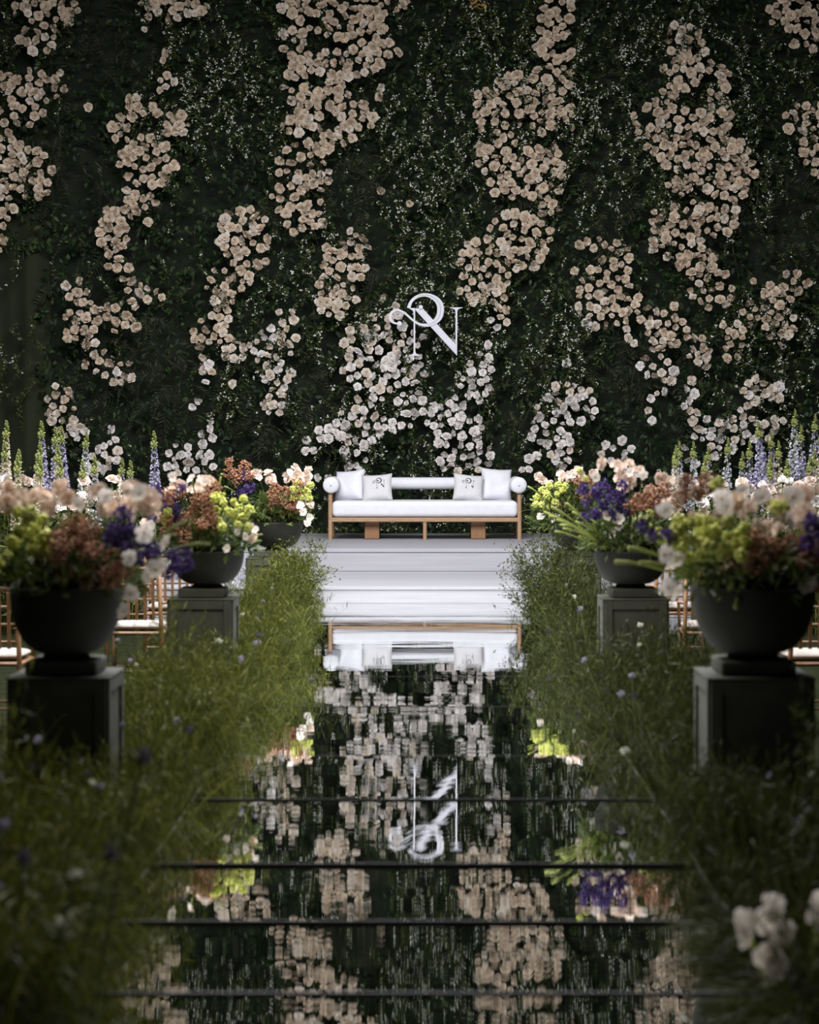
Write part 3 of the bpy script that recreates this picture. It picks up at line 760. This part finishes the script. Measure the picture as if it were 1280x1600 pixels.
# middle pair
a = set_urn(318, 13.1, .42, 324, .235, .22, 'grey-green stone plinth second from the front on the left', 'dark bowl planter on the second plinth on the left')
B = Bouquet(*a, 'copper and lime arrangement in the second bowl on the left'); B.foliage(800, 1.25, .22)
B.copper((258, 762, 336, 842), 18, .055); B.lime((334, 776, 390, 826), 15, .035); B.lime((250, 800, 270, 815), 2)
B.purple((238, 762, 282, 812), 8, .045); B.peach((262, 742, 330, 768), 9, .045, (-.1, .15)); B.peach((360, 818, 400, 842), 5, .035); B.peach((225, 770, 260, 830), 5, .04)
B.anes([(372, 830, .035), (385, 838, .032), (400, 828, .03), (355, 857, .034), (268, 745, .04), (300, 748, .04), (322, 752, .03), (235, 820, .04)])
B.arcs([(300, 690 + 60, .05), (352, 880, .05), (410, 835, .05), (345, 745, .02)], .003)
a = set_urn(989, 13.1, .42, 986, .235, .22, 'grey-green stone plinth second from the front on the right', 'dark bowl planter on the second plinth on the right')
B = Bouquet(*a, 'arrangement with deep purple clusters in the second bowl on the right'); B.foliage(900, 1.3, .22)
B.purple((910, 758, 976, 810), 16, .045); B.copper((985, 760, 1040, 804), 9, .05); B.peach((925, 722, 1000, 760), 12, .042, (-.1, .2)); B.peach((990, 745, 1050, 790), 6, .04)
B.lime((905, 735, 925, 750), 2, .03); B.lime((1000, 800, 1030, 830), 4, .03)
B.anes([(947, 806, .042), (967, 812, .05), (967, 824, .04), (955, 833, .042), (930, 745, .04), (1005, 742, .036), (985, 738, .036)])
B.arcs([(862, 792, .05), (870, 812, .05), (858, 806, .08), (880, 826, .06), (895, 800, .06), (905, 838, .05), (868, 830, .04), (885, 786, .04), (920, 850, .04), (876, 820, .08), (850, 800, .06), (900, 815, .05)], .0042)
# far pair
a = set_urn(424, 18.2, .42, 432, .235, .235, 'small grey stone plinth at the stage end on the left', 'dark bowl planter at the stage end on the left')
B = Bouquet(*a, 'blush and copper arrangement in the far left bowl beside the stage'); B.foliage(800, 1.3, .26)
B.copper((357, 722, 392, 752), 6, .06); B.copper((424, 755, 468, 796), 10, .06); B.peach((394, 737, 430, 762), 8, .045); B.peach((443, 727, 487, 752), 9, .045); B.lime((458, 753, 488, 778), 8, .04)
B.purple((372, 742, 392, 770), 5, .05); B.peach((468, 776, 492, 800), 5, .042); B.anes([(474, 800, .045), (484, 808, .04), (470, 790, .045), (452, 738, .04), (404, 745, .04), (480, 818, .04)])
B.arcs([(350, 760, .1), (370, 790, .1), (395, 800, .05), (345, 740, .1), (410, 805, .03)], .004)
a = set_urn(900, 18.2, .42, 900, .235, .235, 'dark stone plinth hidden by plants at the stage end on the right', 'dark bowl planter at the stage end on the right')
B = Bouquet(*a, 'lime and blush arrangement in the far right bowl beside the stage'); B.foliage(1400, 1.7, .36, .16)
B.lime((836, 757, 884, 795), 14, .038); B.peach((872, 728, 932, 752), 12, .045); B.peach((835, 745, 870, 760), 3, .042); B.peach((860, 775, 900, 800), 4, .04); B.copper((895, 750, 930, 780), 5, .055)
B.anes([(845, 808, .045), (862, 812, .042), (872, 806, .042), (890, 742, .04), (908, 735, .04)])
B.arcs([(825, 760, .08), (830, 790, .08), (828, 780, .05), (850, 830, .05)], .004)

# ------------------------------------------------------------------ chairs
def make_chair():
    c = empty('chair', (0, 0, 0)); tag(c, 'x', 'chair', 'wooden chairs facing the stage')
    wd = .20
    for s in (-1, 1):
        MB().tube([(s * wd, -.20, 0), (s * wd, -.205, .45), (s * (wd - .01), -.25, .92)], .016, 8).build('leg', M['rattan'], c, True)
        MB().tube([(s * wd, .19, 0), (s * wd, .19, .44)], .016, 8).build('leg', M['rattan'], c, True)
        MB().tube([(s * wd, -.2, .20), (s * wd, .19, .20)], .009, 6).build('stretcher', M['rattan'], c)
        MB().tube([(s * wd, -.22, .66), (s * (wd + .03), -.02, .655), (s * (wd + .01), .17, .62), (s * wd, .19, .44)], .012, 6).build('arm', M['rattan'], c, True)
    MB().tube([(-wd, .19, .16), (wd, .19, .16)], .009, 6).build('stretcher', M['rattan'], c)
    MB().tube([(-wd, -.2, .16), (wd, -.2, .16)], .009, 6).build('stretcher', M['rattan'], c)
    MB().box(-.215, .215, -.21, .21, .425, .452, .01).build('seat_frame', M['rattan'], c)
    MB().tube([(-wd + .01, -.252, .90), (-.1, -.275, .915), (.1, -.275, .915), (wd - .01, -.252, .90)], .015, 8).build('top_rail', M['rattan'], c, True)
    for z in (.58, .69, .80):
        y = -.21 - (z - .45) * .095
        MB().tube([(-wd, y, z), (0, y - .02, z), (wd, y, z)], .009, 6).build('back_rail', M['rattan'], c, True)
    for k in range(6):
        x = -.15 + k * .06
        MB().box(x - .011, x + .011, -.247, -.239, .56, .91).build('back_slat', M['rattan'], c, rot=(R(4), 0, 0), loc=(0, .012, 0))
    o = MB().box(-.205, .205, -.19, .21, .453, .515, .03).build('seat_cushion', M['cushion'], c, True)
    o.modifiers.new('soft', 'SUBSURF').levels = 1
    return c
ch0 = make_chair(); first = True
for X, D, lb in [(-2.72, 13.0, 'rattan chair with pale cushion at the left edge behind the front left bowl'),
                 (-2.12, 15.2, 'rattan chair showing between the first and second left bowls'),
                 (-2.10, 17.1, 'rattan chair nearest the stage behind the second left plinth'),
                 (2.48, 13.0, 'rattan chair with pale cushion at the right edge behind the front right bowl'),
                 (2.12, 15.2, 'rattan chair showing between the first and second right bowls'),
                 (2.10, 17.1, 'rattan chair nearest the stage behind the second right plinth')]:
    c = ch0 if first else dup(ch0, (X, D, 0)); first = False
    c.location = (X, D, 0); c.rotation_euler = (0, 0, rng.normal(0, .06)); c['label'] = lb

rng.normal(0, .06, 2)
# ------------------------------------------------------------------ meadow borders beside the runway
def border(name, sgn, label, mt, seed):
    g = np.random.default_rng(seed); parts = []
    b = empty(name, (sgn * 1.4, 11, 0)); tag(b, label, 'plants')
    inplinth = [(abs(p.location.x), p.location.y) for p in bpy.data.objects if p.name.startswith('plinth') and p.location.x * sgn > 0]
    def roots(n, x0, x1, d0=3.6, d1=19.0):
        x = g.uniform(x0, x1, n * 2); y = d0 + (d1 - d0) * g.random(n * 2)
        ok = np.ones(len(x), bool)
        for a, c in inplinth: ok &= ~((abs(x - a) < .25) & (abs(y - c) < .25))
        return x[ok][:n], y[ok][:n]
    def cap(x, y, h):
        px = CX + sgn * x * F / y; top = np.full(len(x), 99.)
        for (a, b), (d0, d1), yc in (((15, 205) if sgn < 0 else (1085, 1275), (0, 8.3), 1190), ((262, 375) if sgn < 0 else (934, 1046), (8.6, 12.9), 1000)):
            m = (px > a) & (px < b) & (y > d0) & (y < d1)
            top = np.where(m, EYE - (yc + g.normal(0, 22, len(x)) - CY) * y / F - .07, top)
        return np.clip(h, .05, np.maximum(top, .12))
    def clump(x, y): return vnoise(x * 1. + 30, y + 30, .55, seed + 5)
    # feathery stalks
    n = 5600; x, y = roots(n, 1.03, 2.0); ck = clump(x, y) > g.uniform(.3, .62, len(x)); x, y = x[ck], y[ck]; n = len(x); K = 9; t = np.linspace(0, 1, K)
    gap = np.min([np.maximum(abs(y - c) - .25, 0) for a, c in inplinth], 0)
    h = (.12 + .80 * clump(x, y)) * g.uniform(.65, 1.15, n) * np.where(abs(x - 1.4) < .5, 1.0, .8)
    h = cap(x, y, h * np.where(gap < .35, .74, 1.0))
    # taller between plinths
    lean = np.stack([g.normal(-.12, .22, n) * h - np.where(x < 1.15, .05, 0), g.normal(0, .2, n) * h], 1)
    P = np.zeros((n, K, 3)); P[..., 0] = x[:, None] + lean[:, :1] * t ** 2; P[..., 1] = y[:, None] + lean[:, 1:] * t ** 2
    P[..., 2] = h[:, None] * (t - .12 * t ** 3)
    parts.append(ribbons(P, g.uniform(.004, .008, n)))
    k2 = 26; ti = g.uniform(.18, 1, (n, k2)); idx = ti * (K - 1); i0 = np.minimum(idx.astype(int), K - 2); fr = (idx - i0)[..., None]
    ar = np.arange(n)[:, None]; pp = (P[ar, i0] * (1 - fr) + P[ar, i0 + 1] * fr).reshape(-1, 3)
    dd = g.normal(0, 1, (len(pp), 3)) * [.55, .55, .4] + [0, 0, .85]
    parts.append(leaves(pp, dd, g.normal(0, 1, (len(pp), 3)), g.uniform(.03, .10, len(pp)), g.uniform(.003, .007, len(pp))))
    # tall wispy stalks
    n = 420; x, y = roots(n, 1.03, 1.5, 5.5, 18.8); n = len(x); K = 10; t = np.linspace(0, 1, K); h = cap(x, y, g.uniform(.62, 1.0, n))
    P = np.zeros((n, K, 3)); P[..., 0] = x[:, None] + (g.normal(-.08, .10, n) * h)[:, None] * t ** 2; P[..., 1] = y[:, None] + (g.normal(0, .12, n) * h)[:, None] * t ** 2; P[..., 2] = h[:, None] * t
    parts.append(ribbons(P, g.uniform(.004, .007, n)))
    pp = np.repeat(P[:, 2:].reshape(-1, 3), 7, 0); pp = pp + g.normal(0, .012, pp.shape) * [1, 1, 3]; m = len(pp)
    parts.append(leaves(pp, g.normal(0, .6, (m, 3)) + [0, 0, 1], g.normal(0, 1, (m, 3)), g.uniform(.03, .08, m), g.uniform(.003, .007, m)))
    # long blades, some arching over the runway edge
    n = 5200; x, y = roots(n, 1.01, 1.6); n = len(x); K = 7; t = np.linspace(0, 1, K)
    L = cap(x, y, g.uniform(.25, .62, n)); out = np.where(x < 1.12, g.uniform(.0, .20, n), g.normal(0, .12, n))
    P = np.zeros((n, K, 3)); P[..., 0] = x[:, None] - out[:, None] * t ** 1.6; P[..., 1] = y[:, None] + g.normal(0, .10, (n, 1)) * t
    P[..., 2] = L[:, None] * np.sin(t * g.uniform(1.2, 2.3, (n, 1))) + .02
    over = P[..., 0] < HW + .03
    P[..., 2] = np.where(over, np.maximum(P[..., 2], .31 - .004 * (19.3 - P[..., 1])), P[..., 2])
    parts.append(ribbons(P, g.uniform(.004, .009, n)))
    V, T = merge(parts); V = V * [sgn, 1, 1] - [sgn * 1.4, 11, 0]
    o = link('grasses', tri_mesh('grasses', V, T, M[mt]), b); o['kind'] = 'stuff'
    # small wild blooms on thin stalks
    for k in range(46):
        x, y = roots(1, 1.0, 1.8, 5, 17); hh = float(g.uniform(.45, .78)); ln = float(g.normal(-.05, .08))
        X = sgn * float(x[0]) - sgn * 1.4; Y = float(y[0]) - 11
        tip = (X + sgn * ln, Y, hh)
        s_ = MB().tube([(X, Y, 0), (X + sgn * ln * .3, Y, hh * .6), tip], .0025, 4).build('bloom_stalk', M['stem'], b)
        bl = link('wild_bloom', [PUR[k % 3], BLOOM_W, BLOOM_L][(0, 2, 1, 2)[k % 4]], s_, tip, (g.uniform(0, 6), g.uniform(0, 6), 0), float(g.uniform(.012, .022)))
    return b
BLOOM_W = tri_mesh('wild_bloom', *floret_cluster(21, 18, np.array([.8, .8, .6]), .5), M['blossom'])
BLOOM_L = tri_mesh('wild_bloom', *floret_cluster(22, 18, np.array([.8, .8, .6]), .5), M['lavender'])
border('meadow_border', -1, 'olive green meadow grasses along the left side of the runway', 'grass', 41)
border('meadow_border', 1, 'green meadow grasses with shade in their colour along the right side of the runway', 'grass_shaded', 42)

# weeping sedge tufts that spill over the runway edge
def weeping_tuft(sgn, X, D, n, label, mt, seed):
    g = np.random.default_rng(seed); s = empty('weeping_sedge', (sgn * X, D, 0)); tag(s, label, 'grass', 'sedge tufts along the runway edge')
    K = 10; t = np.linspace(0, 1, K); a = g.normal(math.pi, 1.0, n); L = g.uniform(.10, .26 if D > 6.1 else .36, n); hh = g.uniform(.40, .64, n) * (.62 if D < 6.1 and sgn > 0 else 1)
    P = np.zeros((n, K, 3)); P[..., 0] = np.cos(a)[:, None] * L[:, None] * t ** 1.2 + g.normal(0, .04, (n, 1)); P[..., 1] = np.sin(a)[:, None] * L[:, None] * t + g.normal(0, .12, (n, 1))
    P[..., 2] = hh[:, None] * np.sin(t * math.pi * g.uniform(.62, .9, (n, 1))) ** .8
    over = P[..., 0] + X < HW; P[..., 2] = np.where(over, np.maximum(P[..., 2], Z_MIR + .02), P[..., 2])
    V, T = ribbons(P, g.uniform(.005, .010, n)); V = V * [sgn, 1, 1]
    o = link('blades', tri_mesh('blades', V, T, M[mt]), s); o['kind'] = 'stuff'
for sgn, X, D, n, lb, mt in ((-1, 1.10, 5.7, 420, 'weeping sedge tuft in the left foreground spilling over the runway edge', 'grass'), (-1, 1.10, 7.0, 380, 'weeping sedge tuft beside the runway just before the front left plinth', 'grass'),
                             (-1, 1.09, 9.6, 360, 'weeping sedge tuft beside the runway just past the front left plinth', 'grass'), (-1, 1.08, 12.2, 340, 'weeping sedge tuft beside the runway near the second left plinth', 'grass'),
                             (-1, 1.08, 14.8, 320, 'weeping sedge tuft beside the runway past the second left plinth', 'grass'), (1, 1.06, 5.2, 520, 'shade-coloured sedge tuft hanging over the runway in the right foreground corner', 'grass_shaded'), (1, 1.06, 6.0, 460, 'shade-coloured sedge tuft beside the pale cream flowers in the right foreground', 'grass_shaded'), (-1, 1.07, 5.0, 460, 'sedge tuft nearest the camera on the left of the runway', 'grass'), (1, 1.10, 7.2, 300, 'shade-coloured sedge tuft beside the runway before the front right plinth', 'grass_shaded'), (1, 1.09, 11.4, 300, 'shade-coloured sedge tuft beside the runway near the second right plinth', 'grass_shaded')):
    weeping_tuft(sgn, X, D, n, lb, mt, int(D * 10) + (sgn > 0))
# thick budding stems in the left foreground
ts = empty('budding_stem_plant', (at(70, 0, 5.0).x, 5.0, 0)); tag(ts, 'plant with thick pale green budding stems in the left foreground corner', 'plant')
for k, (x0, x1, y1) in enumerate([(20, 38, 1340), (50, 118, 1365), (-20, 4, 1290), (70, 175, 1330), (110, 96, 1440), (-40, -8, 1390), (120, 225, 1180)]):
    p = at(x1, y1, 5.0) - ts.location; b_ = at(x0, 1600, 5.0) - ts.location; b_.z = 0
    q = (b_ + p) / 2 + Vector((-.03, 0, .06))
    st = MB().tube([b_ * (1 - t) ** 2 + q * 2 * t * (1 - t) + p * t * t for t in np.linspace(0, 1, 9)], list(np.linspace(.007, .004, 9)), 6).build('stem', M['stem'], ts, True)
    m_ = 26; tt = rng.uniform(.35, 1, m_)[:, None]; B0, Q0, P0 = np.array(b_), np.array(q), np.array(p); pp = B0 * (1 - tt) ** 2 + Q0 * 2 * tt * (1 - tt) + P0 * tt ** 2
    link('leaf_whorl', tri_mesh('leaf_whorl', *leaves(pp, rng.normal(0, .7, (m_, 3)) + [0, 0, .6], rng.normal(0, 1, (m_, 3)), rng.uniform(.03, .07, m_), rng.uniform(.008, .016, m_)), M['grass']), st)['kind'] = 'stuff'
    link('bud', [PUR[0], BLOOM_W, BLOOM_L][k % 3], st, p, (0, 0, 0), .020)

# airy branching shrubs at the stage end of the runway
def airy_shrub(px, D, z1, spread, label, seed, mt, lean):
    g = np.random.default_rng(seed); X = at(px, 0, D).x
    s = empty('airy_shrub', (X, D, 0)); tag(s, label, 'shrub'); mb = MB(); tips = []; tw = []
    for k in range(26):
        a = g.uniform(0, 6.28); L = z1 * g.uniform(.7, 1.05); sp = spread * g.uniform(.2, 1)
        p0 = Vector((g.normal(0, .04), g.normal(0, .04), 0)); p2 = Vector((math.cos(a) * sp + lean * g.uniform(.2, 1), math.sin(a) * sp * .7, L))
        p1 = Vector((p2.x * .3, p2.y * .3, L * .6)); pts_ = [p0 * (1 - t) ** 2 + p1 * 2 * t * (1 - t) + p2 * t * t for t in np.linspace(0, 1, 7)]
        mb.tube(pts_, list(np.linspace(.004, .0015, 7)), 4)
        for j in range(16):
            q = pts_[int(g.integers(2, 7))]; e = q + Vector((g.normal(0, .09), g.normal(0, .09), g.uniform(-.02, .12))); tw.append((q[:], e[:])); tips.append(e[:])
    mb.build('branches', M['stem'], s)
    P = np.array(tw); P = np.stack([P[:, 0], (P[:, 0] + P[:, 1]) / 2 + [0, 0, .015], P[:, 1]], 1)
    pp = np.repeat(P.reshape(-1, 3), 5, 0) + g.normal(0, .02, (P.shape[0] * 15, 3)); m = len(pp)
    V, T = merge([ribbons(P, np.full(len(P), .0035)), leaves(pp, g.normal(0, 1, (m, 3)), g.normal(0, 1, (m, 3)), g.uniform(.015, .04, m), g.uniform(.006, .014, m))])
    o = link('leaves', tri_mesh('leaves', V, T, M[mt]), s); o['kind'] = 'stuff'
airy_shrub(452, 17.3, .95, .30, 'airy green shrub at the stage end of the left border', 3, 'grass', .08)
airy_shrub(432, 16.6, .86, .25, 'feathery low shrub before the stage end of the left border', 4, 'grass', .06)
airy_shrub(850, 17.0, .98, .30, 'airy branching shrub overlapping the right end of the steps', 5, 'grass_shaded', -.12)
airy_shrub(890, 16.2, .92, .28, 'shade-coloured leafy shrub below the far right bowl', 6, 'grass_shaded', -.05)

# pale narcissus-like flowers in the right foreground
nf = empty('white_flower_clump', (1.04, 5.6, 0)); tag(nf, 'clump of pale cream flowers in the right foreground', 'flowers')
for px, py, sz in [(1166, 1440, .036), (1170, 1462, .040), (1205, 1415, .040), (1200, 1440, .042), (1218, 1460, .044), (1192, 1492, .036), (1218, 1500, .040), (1205, 1512, .042), (1278, 1415, .04), (1282, 1432, .04)]:
    p = at(px, py, 5.6 + rng.uniform(-.05, .05)) - nf.location
    s_ = MB().tube([(p.x * .3, 0, 0), (p.x * .6, .02, p.z * .6), (p.x, p.y + .012, p.z)], .004, 5).build('stem', M['lime_stem'], nf, True)
    f = link('blossom', ANE[int(rng.integers(0, 3))], s_, p, (R(90) - rng.uniform(-.2, .6), rng.normal(0, .4), rng.normal(0, .5)), sz)

# ------------------------------------------------------------------ tall flower spikes in the beds either side of the stage
def spike_mesh(seed, mt, L, r0):
    g = np.random.default_rng(seed); n = int(L * 260); t = g.random(n) ** 1.25; a = g.uniform(0, 6.28, n)
    r = r0 * (1.05 - .8 * t) ; pos = np.stack([np.cos(a) * r, np.sin(a) * r, t * L], 1)
    pp = np.repeat(pos, 4, 0); d = np.stack([np.cos(np.repeat(a, 4)), np.sin(np.repeat(a, 4)), np.zeros(n * 4)], 1) + g.normal(0, .9, (n * 4, 3))
    s = np.repeat(.036 * (1.1 - .7 * t), 4)
    V, T = leaves(pp, d, g.normal(0, 1, (n * 4, 3)), s, s * .8, .2)
    return tri_mesh('flower_spike', V, T, mt)
SPK = {k: [spike_mesh(s + hash(k) % 1, M[k], .62, .048) for s in (1, 2)] for k in ('lavender', 'cream', 'pale_blue')}
TIP = spike_mesh(9, M['bud'], .16, .012)
names = {'lavender': 'lavender delphinium spike', 'cream': 'cream stock flower spike', 'pale_blue': 'pale blue-white delphinium spike'}
spikes = [(72, 690, 'lavender', 21.5), (85, 700, 'lavender', 21.6), (105, 698, 'lavender', 21.8), (122, 706, 'pale_blue', 22), (4, 690, 'cream', 21), (22, 722, 'cream', 21), (44, 724, 'cream', 20.6), (88, 728, 'cream', 20.8), (12, 735, 'cream', 20.2), (55, 742, 'cream', 20.2), (30, 745, 'cream', 20),
                     (110, 748, 'cream', 20), (150, 745, 'pale_blue', 20.5), (182, 748, 'pale_blue', 22), (205, 752, 'pale_blue', 22), (245, 706, 'lavender', 22), (135, 752, 'cream', 20.3), (68, 750, 'cream', 20),
                     (1172, 722, 'lavender', 21), (1186, 740, 'lavender', 21), (1196, 690, 'lavender', 21.8), (1205, 706, 'lavender', 21.8), (1214, 690, 'lavender', 22), (1230, 672, 'pale_blue', 22.2), (1218, 722, 'cream', 21), (1252, 696, 'lavender', 21.5), (1264, 680, 'lavender', 22),
                     (1272, 700, 'cream', 21), (1232, 750, 'cream', 20.4), (1200, 752, 'cream', 20.6), (1278, 735, 'cream', 20.4), (1258, 745, 'cream', 20.4), (1150, 738, 'pale_blue', 22), (1110, 728, 'pale_blue', 22), (1082, 722, 'pale_blue', 22), (1058, 722, 'pale_blue', 22), (1042, 728, 'pale_blue', 22), (1128, 716, 'pale_blue', 22.2), (1060, 735, 'cream', 21.4), (1100, 745, 'cream', 21)]
ORD = ['leftmost', 'second', 'third', 'fourth', 'fifth', 'sixth', 'seventh', 'eighth', 'ninth', 'tenth', 'eleventh', 'twelfth']
for px, py, k, D in spikes:
    rank = ORD[sum(1 for q in spikes if q[2] == k and (q[0] < 640) == (px < 640) and q[0] < px)]; rank += '' if rank == 'leftmost' else ' from the left'
    p = at(px, py - 22, D); side = 'left' if px < 640 else 'right'
    s = empty('flower_spike_plant', (p.x, D, 0)); s.rotation_euler = (rng.normal(0, .04), rng.normal(0, .04), 0)
    tag(s, names[k] + ', ' + rank + ' of its kind in the ' + side + ' flower bed', 'flower', k.replace('_', ' ') + ' spikes in the ' + side + ' bed')
    MB().tube([(0, 0, 0), (0, 0, p.z - .02)], [.006, .003], 5).build('stem', M['stem'], s)
    link('florets', SPK[k][int(rng.integers(0, 2))], s, (0, 0, p.z - .66), None, (1, 1, 1))
    link('bud_tip', TIP, s, (0, 0, p.z - .09))
# leafy beds under the spikes
for sgn, lb in ((-1, 'low green bedding foliage left of the stage'), (1, 'low green bedding foliage right of the stage')):
    n = 9000; x = rng.uniform(2.9 if sgn > 0 else 2.9, 5.2, n); y = rng.uniform(19.6, 22.4, n); z = rng.uniform(.05, 1.15, n) ** 1.0 * (0.75 + .5 * vnoise(x + 9, y + 9, .5, 77))
    V, T = leaves(np.stack([sgn * x, y, z], 1), rng.normal(0, 1, (n, 3)) + [0, 0, .6], rng.normal(0, 1, (n, 3)) + [0, -.6, .6], rng.uniform(.06, .16, n), rng.uniform(.02, .045, n))
    stems = np.stack([np.stack([sgn * x[:600], y[:600], np.zeros(600)], 1), np.stack([sgn * x[:600], y[:600], z[:600]], 1)], 1)
    V, T = merge([(V, T), ribbons(stems, np.full(600, .006))])
    o = link('bedding_foliage', tri_mesh('bedding_foliage', V, T, M['grass_shaded'])); tag(o, lb, 'plants', kind='stuff')
    # round cream and blush flowers that fill the bed in front of the spikes
    for k in range(34):
        px = rng.uniform(-20, 210) if sgn < 0 else rng.uniform(1085, 1300); py = rng.uniform(745, 800); D = rng.uniform(19.8, 20.6); p = at(px, py, D)
        s = empty('bed_rose', (p.x, D, 0)); tag(s, 'cream garden rose on a tall stem in the bed on the ' + ('left' if sgn < 0 else 'right'), 'rose', 'roses in the ' + ('left' if sgn < 0 else 'right') + ' bed')
        MB().tube([(0, 0, 0), (0, 0, p.z)], .004, 4).build('stem', M['stem'], s)
        link('bloom', ROSE_ME[('rose_white' if k % 2 else 'peach', k % 4)], s, (0, 0, p.z), (R(60) + rng.normal(0, .3), rng.normal(0, .3), rng.normal(0, .5)), float(rng.uniform(.045, .06)))
